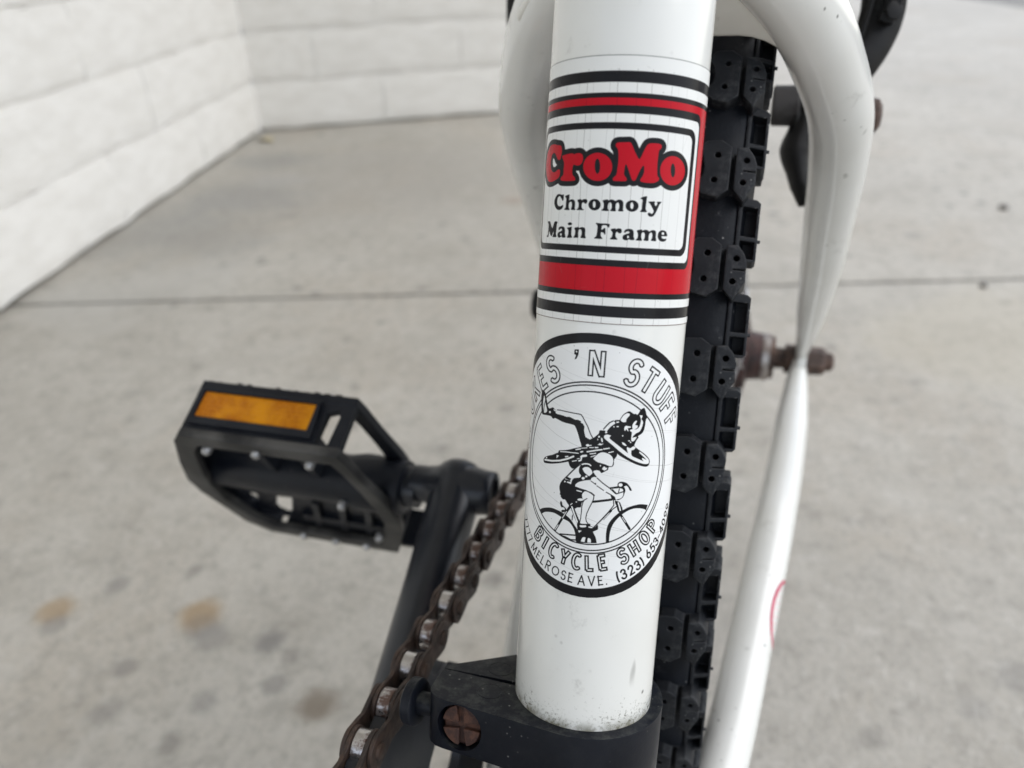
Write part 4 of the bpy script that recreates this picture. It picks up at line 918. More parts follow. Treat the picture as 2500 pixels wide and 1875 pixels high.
# painted block walls, every block its own piece on a slightly recessed core
def block_wall(name, label, P, Q, thick, height, first_lens, seed, far_cap=False):
    r = random.Random(seed)
    P, Q = Vector(P), Vector(Q)
    d = (Q - P).normalized()
    nrm = Vector((-d.y, d.x))
    if nrm.dot(Vector((0.38, 0.02)) - P) < 0:
        nrm = -nrm
    L = (Q - P).length
    root = bpy.data.objects.new(name, None)
    root.location = (P.x, P.y, 0)
    COL.objects.link(root)
    tag(root, label, 'wall')
    o3 = lambda u, n, z: (d.x * u + nrm.x * n, d.y * u + nrm.y * n, z)
    core = MB()
    core.prism([(0, -thick), (L, -thick), (L, -0.006), (0, -0.006)], lambda x, y, h: o3(x, y, h), 0.006, height)
    core.build('mortar_core', M['block'], root, conv=I, smooth=0)
    H = 0.126
    meshes = []
    for v in range(5):
        bm = bmesh.new()
        bmesh.ops.create_cube(bm, size=1.0)
        bmesh.ops.subdivide_edges(bm, edges=[e for e in bm.edges], cuts=7, use_grid_fill=True)
        ph = [r.uniform(0, 6.28) for _ in range(6)]
        for vv in bm.verts:
            x, z = vv.co.x, vv.co.z
            wob = .020 * math.sin(9 * x + ph[0]) + .014 * math.sin(17 * x + ph[1]) + .016 * math.sin(7 * z + 5 * x + ph[2])
            if vv.co.y > .4:
                e = max(abs(z) - .30, 0) / .20
                vv.co.y += wob * 0.7 + r.uniform(-.006, .006) - e * e * .09
                if abs(x) > .49:
                    vv.co.y -= .012
            if abs(z) > .49:
                vv.co.z += .016 * math.sin(11 * x + ph[3] + (0 if z > 0 else 2)) + r.uniform(-.018, .018)
        me = bpy.data.meshes.new('block')
        bm.to_mesh(me)
        bm.free()
        for p in me.polygons:
            p.use_smooth = True
        me.set_sharp_from_angle(angle=math.radians(50))
        me.materials.append(M['block'])
        meshes.append(me)
    k = 0
    z = 0.004
    while z < height - 0.02:
        u = -0.0
        ln = first_lens[k % len(first_lens)]
        hh = H + r.uniform(-.002, .002)
        while u < L - 0.02:
            ln_ = min(ln, L - u)
            o = bpy.data.objects.new('block', r.choice(meshes))
            COL.objects.link(o)
            o.parent = root
            c = o3(u + ln_ / 2, -0.02 + r.uniform(-.0012, .0012), z + hh / 2)
            o.matrix_local = Matrix(((d.x * (ln_ - .0012), nrm.x * .042, 0, c[0]), (d.y * (ln_ - .0012), nrm.y * .042, 0, c[1]),
                                     (0, 0, hh - .0050, c[2]), (0, 0, 0, 1)))
            u += ln_
            ln = 0.40
        z += H
        k += 1
    return root


CORNER = (-1.547, -1.306)
block_wall('block_wall', 'long white painted block wall running down the left side to the corner', CORNER, (1.0, -0.636), 0.2, 2.54,
           [0.40, 0.20], 3)
block_wall('block_wall', 'short white painted block wall across the back, right of the corner', CORNER, (-2.12, -0.217), 0.2, 2.54,
           [0.35, 0.176], 4)

# the eave is added out of view over the wall corner to shade the paving
mb = MB()
mb.prism([(-2.05, -1.55), (3.2, -1.55), (3.2, 0.85), (-1.2, 0.85), (-1.85, 0.35), (-2.05, 0.0)], lambda x, y, h: (x, y, h), 2.55, 2.70)
o = mb.build('light_blocker', M['block'], conv=I, smooth=30, bevel=0.01)
tag(o, 'white painted eave added out of view above the block walls to shade the paving', 'blocker')

lf = MB()
lf.add([(0, 0, .001), (.018, .014, .006), (.042, .016, .009), (.075, .002, .004), (.040, -.017, .010), (.016, -.013, .005), (.036, 0, .003)],
       [(0, 1, 6), (1, 2, 6), (2, 3, 6), (3, 4, 6), (4, 5, 6), (5, 0, 6)])
o = lf.build('leaf', M['leaf'], conv=I)
o.location = (-1.462, -1.258, 0.0)
o.rotation_euler = (0, 0, math.radians(62))
tag(o, 'small pale yellow dry leaf on the concrete in the wall corner', 'leaf')


def pebble(x, y, r, label, seed):
    rr = random.Random(seed)
    bm = bmesh.new()
    bmesh.ops.create_icosphere(bm, subdivisions=2, radius=r)
    for v in bm.verts:
        v.co *= rr.uniform(.85, 1.15)
        v.co.z = v.co.z * .55 + r * .45
    me = bpy.data.meshes.new('pebble')
    bm.to_mesh(me)
    bm.free()
    for p in me.polygons:
        p.use_smooth = True
    me.materials.append(M['stone'])
    ob = bpy.data.objects.new('pebble', me)
    COL.objects.link(ob)
    ob.location = (x, y, 0)
    tag(ob, label, 'pebble', 'pebbles on the concrete')


pebble(-0.770, 0.350, 0.0058, 'dark grey pebble on the concrete just nearer than the slab joint', 1)
pebble(-1.150, 0.455, 0.0085, 'flat grey pebble on the far concrete slab, beyond the joint', 2)

# ================================================================ THE BICYCLE
bike = bpy.data.objects.new('bicycle', None)
COL.objects.link(bike)
bike.rotation_euler = WROT.to_euler()
tag(bike, 'white bicycle with black knobby rear tyre, rusty chain and stickers on its seat tube', 'bicycle')

TR = 14.20
# ---- seat tube
mb = MB()
mb.lathe((0, 0, -205), (0, 0, 1), [(0, 0), (0, TR), (360, TR), (360, 0)], 96)
seat_tube = mb.build('seat_tube', M['paint'], bike, smooth=50)


def tube_patch(name, x0, x1, y0, y1, off, nx, ny, mat, parent):
    vs, fs, uv = [], [], []
    for j in range(ny + 1):
        for i in range(nx + 1):
            a_ = (x0 + (x1 - x0) * i / nx) / TR
            vs.append(((TR + off) * math.cos(a_), (TR + off) * math.sin(a_), y0 + (y1 - y0) * j / ny))
            uv.append((i / nx, j / ny))
    for j in range(ny):
        for i in range(nx):
            q = j * (nx + 1) + i
            fs.append((q, q + 1, q + nx + 2, q + nx + 1))
    return finish_patch(name, vs, fs, uv, mat, parent)


def finish_patch(name, vs, fs, uv, mat, parent):
    me = bpy.data.meshes.new(name)
    me.from_pydata([T(v) for v in vs], [], fs)
    ul = me.uv_layers.new(name='UVMap')
    for lp in me.loops:
        ul.data[lp.index].uv = uv[lp.vertex_index]
    for p in me.polygons:
        p.use_smooth = True
    me.materials.append(mat)
    ob = bpy.data.objects.new(name, me)
    COL.objects.link(ob)
    ob.parent = parent
    return ob


dec = tube_patch('frame_decal', -44.3, 44.3, -13.95, 30.2, 0.07, 120, 4, print_mat('frame_decal_vinyl', draw_frame_decal()), seat_tube)
tag(dec, 'red, black and white frame decal reading CroMo Chromoly Main Frame')
vs, fs, uv = [], [], []
NR, NA = 24, 96
R_ = 24.7
for i in range(NR + 1):
    for k in range(NA):
        rr, th = R_ * i / NR, 2 * math.pi * k / NA
        if i == 0:
            rr = 0.001
        x, y = rr * math.sin(th), rr * math.cos(th)
        a_ = (SCX + x) / TR
        vs.append(((TR + .06) * math.cos(a_), (TR + .06) * math.sin(a_), SCY + y))
        uv.append(((x + 24.75) / 49.5, (y + 24.75) / 49.5))
for i in range(NR):
    for k in range(NA):
        k2 = (k + 1) % NA
        fs.append((i * NA + k, (i + 1) * NA + k, (i + 1) * NA + k2, i * NA + k2))
st = finish_patch('shop_sticker', vs, fs, uv, print_mat('shop_sticker_vinyl', draw_shop_sticker()), seat_tube)
tag(st, 'round black and white bicycle shop sticker with two riders')

# ---- seat stays: a wishbone whose two legs bow out round the tyre
STAY = [(-13, 3, 69.5), (-17, 8, 67.6), (-24, 14, 64.4), (-33, 20.4, 60), (-41.3, 26.7, 56), (-49.3, 31.6, 52.2), (-60.7, 36.8, 46.9), (-81.2, 43.8, 37.2),
        (-104.8, 47.2, 26.1), (-135, 49.6, 11.9), (-166.8, 52.1, -3.1), (-215, 54.8, -25.8), (-259, 56.7, -46.5), (-274, 57, -53.5)]
SR = [8.6, 8.6, 8.6, 8.6, 8.6, 8.6, 8.5, 8.3, 8.2, 8.0, 7.7, 7.2, 5.8, 5.0]
SF = [1, 1, 1, 1, 1, 1, 1, 1, 1, 1, 1, 0.85, 0.55, 0.4]
CST = [(-276, 57, -55.2), (-262, 56, -62), (-225, 53, -78), (-188, 49.4, -92), (-154, 45.2, -106), (-130, 41.6, -122), (-108, 38.2, -137), (-84, 34.4, -152), (-50, 28, -166), (-4, 20, -181)]
CR = [5.2, 6.9, 7.4, 7.5, 7.6, 7.6, 7.6, 7.6, 7.6, 7.6]
CF = [0.4, 0.72, 0.98, 1, 1, 1, 1, 1, 1, 1]
mir = lambda P: [(x, -y + (2.2 if z > -40 else 0), z) for x, y, z in P]
for sgn in (1, -1):
    P, Q = (STAY, CST) if sgn > 0 else (mir(STAY), mir(CST))
    mb = MB(); mb.sweep(P, SR, 32, 8, SF, (0, 1, 0))
    mb.build('seat_stay', M['rear_paint'], bike, smooth=60)
    mb = MB(); mb.sweep(Q, CR, 32, 8, CF, (0, 1, 0))
    cs = mb.build('chain_stay', M['rear_paint'], bike, smooth=60)
    if sgn > 0:
        left_chain_stay = cs
    mb = MB()
    mb.prism(hull2(circle(-279, -55, 13, 20) + circle(-262, -50, 5, 10) + circle(-264, -62, 5, 10)), lambda x, z, h: (x, h, z),
             (sgn * 57) - 2, (sgn * 57) + 2, bevel=0.6)
    mb.build('dropout', M['rear_paint'], bike, smooth=30)
# bridge plate between the stays, with an arched lower edge
bl = []
for i in range(25):
    y = -34 + 34 / 12 * i
    bl.append((y, 0.0 if abs(y) < 17 else -(abs(y) - 17) ** 2 * 0.055))
bo = bl + [(34, 8), (22, 26), (10, 38), (-10, 38), (-22, 26), (-34, 8)]
bridge_o = Vector((-49.2, 0.0, 52.2))
fr = lambda y, u, h: tuple(bridge_o + Vector((0.905, 0, 0.426)) * u + Vector((0, 1, 0)) * y + Vector((-0.426, 0, 0.905)) * h)
mb = MB(); mb.prism(bo, fr, -5.5, 4.0, bevel=2.4)
mb.build('stay_bridge', M['smudged'], bike, smooth=60)
mb = MB(); mb.rod((-4.6, -34, -182), (-4.6, 34, -182), 19.5, 40, 1.0)
mb.build('bottom_bracket_shell', M['rear_paint'], bike, smooth=40)

# red oval on the left chain stay: printed ring with small strokes, wrapped on the tube
def stay_point(s, ang, off):
    """point on the chain stay skin at curve parameter s (in point steps) and angle round it"""
    i = int(s); t_ = s - i
    p0, p1, p2, p3 = [Vector(CST[min(max(i + k, 0), len(CST) - 1)]) for k in (-1, 0, 1, 2)]
    q = 0.5 * ((2 * p1) + (p2 - p0) * t_ + (2 * p0 - 5 * p1 + 4 * p2 - p3) * t_ ** 2 + (3 * p1 - p0 - 3 * p2 + p3) * t_ ** 3)
    tg = 0.5 * ((p2 - p0) + 2 * (2 * p0 - 5 * p1 + 4 * p2 - p3) * t_ + 3 * (3 * p1 - p0 - 3 * p2 + p3) * t_ ** 2)
    tg.normalize()
    s_ = Vector((0, 1, 0)); n_ = (s_ - tg * s_.dot(tg)).normalized(); b2 = tg.cross(n_)
    r_ = CR[i] * (1 - t_) + CR[min(i + 1, len(CR) - 1)] * t_
    return q + (n_ * math.cos(ang) + b2 * math.sin(ang)) * (r_ + off)


M['oval'] = noisy('faded_red_print', (0.46, 0.025, 0.08), (0.52, 0.06, 0.12), 200.0, 0.4)
M['oval2'] = noisy('faded_pink_print', (0.66, 0.42, 0.44), (0.70, 0.5, 0.52), 200.0, 0.3)


def on_stay(mb, path, wid):
    """thin ribbon along a path of (s, angle) pairs"""
    L_, R2 = [], []
    n = len(path)
    for i, (s, a_) in enumerate(path):
        p = stay_point(s, a_, .06)
        q0, q1 = stay_point(*path[max(i - 1, 0)], .06), stay_point(*path[min(i + 1, n - 1)], .06)
        tg = (q1 - q0).normalized()
        n3 = (stay_point(s, a_, 2) - p).normalized()
        sd = tg.cross(n3).normalized() * wid / 2
        L_.append(p - sd); R2.append(p + sd)
    mb.add(L_ + R2, [(i, i + 1, n + i + 1, n + i) for i in range(n - 1)])


OVS, OVA, OVL, OVW = 5.25, 0.05, 0.50, 0.80
mb = MB()
on_stay(mb, [(OVS + OVL * math.cos(t_ * math.pi / 24), OVA + OVW * math.sin(t_ * math.pi / 24)) for t_ in range(49)], 1.30)
oval = mb.build('oval_decal', M['oval'], left_chain_stay, smooth=60)
tag(oval, 'faded red oval outline printed on the white chain stay')
mb = MB()
for k in range(-3, 4):
    on_stay(mb, [(OVS + .10 * k - .03, OVA - .30), (OVS + .10 * k, OVA - .45), (OVS + .10 * k + .02, OVA - .58)], 0.45)
    on_stay(mb, [(OVS + .10 * k - .03, OVA + .30), (OVS + .10 * k, OVA + .45), (OVS + .10 * k + .02, OVA + .58)], 0.45)
mb.build('oval_decal_strokes', M['oval2'], left_chain_stay, smooth=60)

# ---- rear wheel
HUB = Vector((-278.97, 0, -54.95))
TC = lambda p: tuple(Vector(p) * 0.001)                   # wheel parts are built round the hub
WHEEL_Y = 2.5                                             # the rim is dished a little to the left
PROF = [(0, 246.3), (8, 246.3), (14, 246.0), (18.0, 244.9), (20.0, 241.8), (20.9, 237.0), (21.0, 230), (20.0, 222), (17.4, 214), (13.5, 207), (11.0, 203)]


def prof_r(y):
    y = abs(y)
    for (a0, r0), (a1, r1) in zip(PROF[:6], PROF[1:7]):
        if y <= a1:
            return r0 + (r1 - r0) * (y - a0) / (a1 - a0)
    return 236.0


mb = MB()
full = [(y, r) for y, r in PROF] + [(9.5, 205.5), (-9.5, 205.5)] + [(-y, r) for y, r in PROF[::-1]][:-1]
SEGW = 180
vs, fs = [], []
for k in range(SEGW):
    th = 2 * math.pi * k / SEGW
    for y, r in full:
        vs.append((r * math.cos(th), y, -r * math.sin(th)))
nf = len(full)
for k in range(SEGW):
    for j in range(nf):
        k2, j2 = (k + 1) % SEGW, (j + 1) % nf
        fs.append((k * nf + j, k2 * nf + j, k2 * nf + j2, k * nf + j2))
mb.add(vs, fs)
tyre = mb.build('tyre', M['rubber'], bike, smooth=50, conv=TC)
tyre.location = T(HUB + Vector((0, WHEEL_Y, 0)))


def wheel_pt(t_, y, r):
    """t along the circumference in mm at radius 247"""
    a_ = t_ / 247.0
    return (r * math.cos(a_), y, -r * math.sin(a_))


def knob_top(y):
    return 250.2 - 1.9 * (abs(y) / 21.0) ** 4


def knob_block(mb, outline, holes, sgn):
    """a lug: foot sunk in the carcass, top at the tread height, with two moulded pits"""
    fr = lambda y, t_, z: wheel_pt(t_, sgn * y, (prof_r(y) - 2.0) * (1 - z) + knob_top(y) * z)
    mb.prism(outline, fr, 0, 1, pits=[(circle(x, t_, .74, 12), .5) for x, t_ in holes])


def pair_knob(sgn):
    mb = MB()
    A = [(8.3, -4.3), (10.4, -6.2), (13.6, -6.4), (15.9, -4.9), (15.9, 5.0), (13.4, 6.8), (10.2, 6.2), (7.9, 4.2), (9.9, 2.2), (10.2, 0.1), (9.9, -2.2)]
    Bk = [(17.0, -4.9), (19.4, -5.2), (20.9, -3.4), (21.7, -1.4), (21.6, .05), (18.7, .15), (18.7, .50), (21.6, .5), (21.7, 2.8), (20.8, 4.3), (19.3, 7.4), (17.0, 4.8)]
    knob_block(mb, A, [(12.9, -2.9), (12.6, 2.9)], sgn)
    knob_block(mb, Bk, [(19.3, -2.2), (18.9, 3.0)], sgn)
    mb.box(wheel_pt(0, sgn * 16.4, prof_r(16.4) - .4), (0, 0, 1), (0, 1, 0), (1, 0, 0), 5.0, .9, .5)
    return mb


def side_knob(sgn):
    """a lug on the tyre's shoulder: two hollowed cells between raised edges"""
    mb = MB()
    fr = lambda r, t_, h: wheel_pt(t_, sgn * (18.6 + h), r)
    ol = [(228, -6.2), (238.2, -7.6), (239.6, -6.8), (239.8, -5.6), (239.8, 5.6), (239.4, 7.0), (237, 7.6), (228, 5.6)]
    mb.prism(ol, fr, 0, 4.7, bevel=0.45)
    # sloping front face carries the two cells
    fr2 = lambda y, t_, h: wheel_pt(t_, sgn * y, 243.0 - (y - 17.5) * 0.42 + h)
    cell = [(18.6, -7.6), (22.6, -7.3), (23.5, -6.6), (23.5, 6.9), (22.8, 7.6), (18.6, 7.6)]
    mb.prism(cell, fr2, -5.0, 2.3, pits=[([(19.5, -5.4), (22.9, -5.4), (22.9, 1.7), (19.5, 1.7)], 4.2), ([(19.5, 2.7), (22.9, 2.7), (22.9, 6.9), (19.5, 6.9)], 4.2)])
    mb.rod(wheel_pt(2.0, sgn * 23.2, 240.6), wheel_pt(2.0, sgn * 24.1, 240.5), .45, 6)
    return mb


def centre_knob():
    mb = MB()
    for s in (1, -1):
        A = [(s * .7, -5.0), (s * 5.2, -6.0), (s * 6.4, -3.0), (s * 5.8, 0), (s * 6.4, 3.0), (s * 5.2, 6.0), (s * .7, 5.0)]
        fr = lambda y, t_, z: wheel_pt(t_, y, 247.0 + z)
        mb.prism(A if s > 0 else A[::-1], fr, -1.0, 3.2)
    return mb


NPER = 69
DPH = 2 * math.pi / NPER
PH0 = -0.38737 + 3.5 * 0.0910208 - 3.5 * DPH
knob_src = []
for nm, mbx, half in (('tread_knob', pair_knob(1), 0), ('tread_knob', pair_knob(-1), 0), ('tread_knob', centre_knob(), .5),
                      ('side_knob', side_knob(1), .55), ('side_knob', side_knob(-1), .55)):
    knob_src.append((nm, mbx.build(nm, M['knob'], tyre, smooth=30, conv=TC), half, mbx))
rest = MB()
for k in range(NPER):
    near_ = k <= 15 or k >= NPER - 6
    for nm, src, half, mbx in knob_src:
        ang = PH0 + (k + half) * DPH
        if near_:
            ob = src if k == 0 else src.copy()
            if k:
                COL.objects.link(ob)
                ob.parent = tyre
            ob.rotation_euler = (0, ang, 0)
        else:
            rm = Matrix.Rotation(ang, 3, 'Y')
            rest.add([tuple(rm @ Vector(v)) for v in mbx.v], mbx.f)
tr = rest.build('far_tread', M['knob'], tyre, smooth=30, conv=TC)
tag(tr, kind='stuff')

mb = MB()
rp = [(0, 196), (6, 196), (9, 199), (11.5, 203), (12.5, 209), (11.5, 209), (10, 204), (0, 201.5)]
rl = rp + [(-y, r) for y, r in rp[::-1]][1:-1]
vs, fs = [], []
for k in range(SEGW):
    th = 2 * math.pi * k / SEGW
    for y, r in rl:
        vs.append((r * math.cos(th), y, -r * math.sin(th)))
nf = len(rl)
for k in range(SEGW):
    for j in range(nf):
        k2, j2 = (k + 1) % SEGW, (j + 1) % nf
        fs.append((k * nf + j, k2 * nf + j, k2 * nf + j2, k * nf + j2))
mb.add(vs, fs)
rim = mb.build('rim', M['rim'], bike, smooth=40, conv=TC)
rim.location = T(HUB + Vector((0, WHEEL_Y, 0)))
spm = None
for k in range(28):
    a_ = 2 * math.pi * k / 28
    s = 1 if k % 2 else -1
    b2 = a_ + (0.45 if (k // 2) % 2 else -0.45)
    mb = MB()
    mb.rod((20 * math.cos(b2), s * 27, -20 * math.sin(b2)), (197 * math.cos(a_), s * 2, -197 * math.sin(a_)), 1.0, 6)
    ob = mb.build('spoke', M['rim'], rim, smooth=60, conv=TC)

HY = lambda y: (HUB.x, y, HUB.z)
mb = MB()
mb.lathe(HY(-34), (0, 1, 0), [(0, 0), (0, 14), (4, 23), (8, 23), (9, 12.5), (59, 12.5), (60, 23), (64, 23), (66, 13), (72, 12.2), (72, 0)], 40)
hub = mb.build('hub', M['hub'], bike, smooth=35)
mb = MB(); mb.lathe(HY(38), (0, 1, 0), [(0, 0), (0, 12.0), (.6, 12.6), (3.6, 12.6), (4.2, 11.8), (4.2, 0)], 36)
mb.build('hub_ring', M['ring'], hub, smooth=35)
mb = MB(); mb.lathe(HY(42.2), (0, 1, 0), [(0, 0), (0, 11.4), (2.4, 11.0), (2.6, 5.6), (7.6, 5.4), (7.8, 7.6), (12.6, 7.6), (12.8, 0)], 18)
mb.build('lock_nut', M['bare_rust'], hub, smooth=20)
for s in (1, -1):
    mb = MB()
    mb.lathe(HY(s * 59), (0, s, 0), [(0, 0), (0, 8.6), (1.0, 8.6), (1.1, 7.4), (9.0, 7.2), (11, 6.2), (11, 0)], 6)
    mb.rod(HY(s * 59), HY(s * 74.0), 4.8, 16, 1.4)
    mb.build('axle_nut', M['bare_rust'], hub, smooth=20)
# bolt through the eyelet above the right dropout
mb = MB()
mb.lathe((-272, -60, -36), (0, -1, 0), [(0, 0), (0, 5), (18, 5), (18.5, 9.0), (24, 9.0), (25.5, 7), (25.5, 0)], 20)
mb.build('stay_bolt', M['dark'], bike, smooth=35)

# ---- rear brake: arms curling round behind the stays to a pad on each side of the rim
for s in (1, -1):
    mb = MB()
    arm = [(-84, s * 3, 118), (-98, s * 26, 118), (-116, s * 46, 108), (-132, s * 56, 95), (-141, s * 58.4, 81), (-142, s * 58.0, 74), (-141, s * 56.0, 67), (-140, s * 52.6, 60), (-142, s * 47.5, 52), (-142, s * 43, 44)]
    if s < 0:
        arm = [(x, y - 3.0, z) for x, y, z in arm]
    mb.sweep(arm, [7, 7, 6.8, 6.6, 6.8, 6.9, 6.6, 6.2, 6.0, 5.6], 20, 6, [.55] * 10, (-.4, 0, .3))
    brake = mb.build('brake_arm', M['dark'], bike, smooth=50)
    mb = MB()
    mb.box((-137.5, s * 61.0, 80), (0.10, s * .28, .95), (0, s * .95, -.28), (.99, 0, -.1), 7.5, 2.4, 3.6)
    mb.build('cable_anchor', M['dark'], brake, smooth=30, bevel=0.0012)
    mb = MB()
    mb.sweep([(-128, s * 63, 120), (-133, s * 63.5, 104), (-136, s * 62.5, 92), (-138, s * 61.5, 84)], [1.5, 1.5, 1.5, 1.3], 10, 6)
    mb.build('brake_cable', M['dark'], brake, smooth=60)
    mb = MB()
    mb.sweep([(-126, s * 54, 100), (-134, s * 54.5, 84), (-135, s * 52.5, 70), (-136, s * 49.5, 60)], [.9, .9, .9, .9], 8, 6)
    mb.lathe((-137, s * 60, 76), (1, s * .4, 0), [(0, 0), (0, 3.0), (3.2, 3.0), (3.4, 2.2), (3.4, 0)], 6)
    mb.build('return_spring', M['dark'], brake, smooth=30)
    mb = MB()
    for q in range(4):
        mb.lathe((-141, s * (36.2 + q * 1.5), 44 - 6.5 * q), (.3, s * .9, 0), [(0, 0), (0, 4.6 - .5 * q), (1.2, 4.8 - .5 * q), (2.0, 3.9 - .4 * q), (2.0, 0)], 14)
    mb.build('pad_washers', M['dark'], brake, smooth=30)
    mb = MB(); mb.rod((-142, s * 27.5, 48.5), (-142, s * 36.5, 48.5), 6.6, 24, .8)
    mb.build('pad_holder', M['pad'], brake, smooth=40)
    mb = MB(); mb.rod((-142, s * 36, 48.5), (-142, s * 60.0, 48), 3.2, 12, .3)
    mb.lathe((-142, s * 58.5, 45.5), (0, s, 0), [(0, 0), (0, 5.6), (2.4, 5.4), (3.6, 3.6), (4.0, 0)], 20)
    mb.build('pad_bolt', M['bare_rust'], brake, smooth=40)
    mb = MB()
    pts = [(-142, s * 39.5, 56), (-142, s * 39, 48), (-141, s * 38, 40), (-140, s * 36.5, 33.5), (-139.5, s * 38, 27), (-139, s * 39.5, 22), (-138, s * 41, 15.5)]
    mb.sweep(pts, [4, 5.2, 5.6, 6.2, 4.6, 4.2, 1.6], 18, 6, [.8] * 7, (0, 1, 0))
    mb.build('brake_pad', M['dark'], brake, smooth=50)
mb = MB(); mb.rod((-62, 0, 100), (-92, 0, 118), 5, 16)
mb.build('brake_pivot_bolt', M['steel'], bike, smooth=40)

# ---- chain, chainring and cog
CY = -45.37
BB = Vector((-4.64, 0, -182.4))
RC = 72.87
NT_ = 36
P0 = Vector((9.809, CY, -110.961))
path = []
a0 = math.atan2(P0.z - BB.z, P0.x - BB.x)
for k in range(18, 0, -1):                               # wrap round the front of the chainring
    an = a0 - k * 2 * math.pi / NT_
    path.append(Vector((BB.x + RC * math.cos(an), CY, BB.z + RC * math.sin(an))))
d0 = Vector((-math.cos(0.19889), 0, math.sin(0.19889)))
# upper run: straight where it leaves the chainring, then lifting to the cog
cog_r = 32.6
q0 = P0 + d0 * 12.7 * 11
q3 = Vector((HUB.x + 14, CY, HUB.z + cog_r * .93))
dense = [P0 + d0 * 12.7 * t_ for t_ in np.linspace(0, 11, 60)]
q1 = q0 + d0 * 60
q2 = q3 - Vector((-.93, 0, .36)) * 45
for t_ in np.linspace(0, 1, 80)[1:]:
    dense.append(q0 * (1 - t_) ** 3 + q1 * 3 * t_ * (1 - t_) ** 2 + q2 * 3 * t_ ** 2 * (1 - t_) + q3 * t_ ** 3)
an0 = math.atan2(q3.z - HUB.z, q3.x - HUB.x)
for k in range(1, 40):
    an = an0 + k * (2 * math.pi - 1.9) / 60
    dense.append(Vector((HUB.x + cog_r * math.cos(an), CY, HUB.z + cog_r * math.sin(an))))
an = a0 - 18 * 2 * math.pi / NT_
end = Vector((BB.x + RC * math.cos(an), CY, BB.z + RC * math.sin(an)))
last = dense[-1]
dense += [last.lerp(end, t_) for t_ in np.linspace(0, 1, 60)[1:]]
run = [dense[0]]
acc = 0.0
for p, q in zip(dense[:-1], dense[1:]):
    seg = (q - p).length
    while acc + seg >= 12.7:
        t_ = (12.7 - acc) / seg
        p = p.lerp(q, t_); seg = (q - p).length; acc = 0.0
        run.append(p)
    acc += seg
path = path + run
NCH = len(path)

ol = []
for k in range(13):
    an = math.pi / 2 + math.pi * k / 12
    ol.append((4.25 * math.cos(an), 4.25 * math.sin(an)))
ol += [(3.6, -3.5), (6.35, -2.75), (9.1, -3.5)]
for k in range(13):
    an = -math.pi / 2 + math.pi * k / 12
    ol.append((12.7 + 4.25 * math.cos(an), 4.25 * math.sin(an)))
ol += [(9.1, 3.5), (6.35, 2.75), (3.6, 3.5)]
LC = lambda p: tuple(Vector(p) * 0.001)


def link(y_in, y_out, pins):
    mb = MB()
    for s in (1, -1):
        lo, hi = (y_in, y_out) if s > 0 else (-y_out, -y_in)
        mb.prism(ol, lambda x, z, h: (x, h, z), lo, hi, bevel=.18)
        if pins:
            for x in (0, 12.7):
                mb.lathe((x, s * (y_out - .1), 0), (0, s, 0), [(0, 0), (0, 2.0), (.75, 1.85), (.95, 1.2), (.95, 0)], 14)
    return mb


mb = MB()
for p in path:
    mb.rod(p - Vector((0, 4.4, 0)), p + Vector((0, 4.4, 0)), 1.75, 10)
chain = mb.build('chain', M['rust_plate'], bike, smooth=40)
tag(chain, 'brown rusty chain with bright worn rollers')
outer = link(2.80, 3.75, True).build('outer_link', M['rust_plate'], chain, smooth=35, conv=LC)
inner = link(1.70, 2.65, False).build('inner_link', M['rust_plate'], chain, smooth=35, conv=LC)
mb = MB(); mb.lathe((0, -1.62, 0), (0, 1, 0), [(0, 0), (0, 3.6), (.25, 3.88), (2.99, 3.88), (3.24, 3.6), (3.24, 0)], 28)
roller = mb.build('roller', M['roller'], chain, smooth=35, conv=LC)
first = {'o': True, 'i': True, 'r': True}


def put(src, key, mat):
    ob = src if first[key] else src.copy()
    if not first[key]:
        COL.objects.link(ob)
        ob.parent = chain
    first[key] = False
    ob.matrix_local = mat


for i, p in enumerate(path):
    q = path[(i + 1) % NCH]
    u = (q - p)
    if u.length > 16:
        continue
    u.normalize()
    v = Vector((0, 1, 0))
    w_ = u.cross(v)
    t3 = Vector(T(p))
    mt = Matrix(((u.x, v.x, w_.x, t3.x), (u.y, v.y, w_.y, t3.y), (u.z, v.z, w_.z, t3.z), (0, 0, 0, 1)))
    put(outer if i % 2 == 0 else inner, 'o' if i % 2 == 0 else 'i', mt)
    put(roller, 'r', mt @ Matrix.Rotation(random.uniform(0, .6), 4, 'Y'))


def sprocket(c, n, r, thick, hole, cuts):
    pts = []
    for k in range(n * 8):
        an = 2 * math.pi * k / (n * 8)
        ph = (k % 8) / 8
        pts.append((c.x + (r - 2.2 + 3.2 * (0.5 - 0.5 * math.cos(2 * math.pi * ph))) * math.cos(an), c.z + (r - 2.2 + 3.2 * (0.5 - 0.5 * math.cos(2 * math.pi * ph))) * math.sin(an)))
    holes = [circle(c.x, c.z, hole, 24)]
    for k in range(cuts):
        an = 2 * math.pi * k / cuts + math.radians(136)
        holes.append(circle(c.x + r * .66 * math.cos(an), c.z + r * .66 * math.sin(an), r * .20, 20))
    mb = MB()
    mb.prism(pts, lambda x, z, h: (x, h, z), CY - thick / 2, CY + thick / 2, holes=holes)
    return mb


sprocket(BB, NT_, RC, 2.9, 12, 5).build('chainring', M['crank'], bike, smooth=30)
sprocket(HUB, 16, cog_r, 2.9, 14, 0).build('cog', M['bare_rust'], bike, smooth=30)

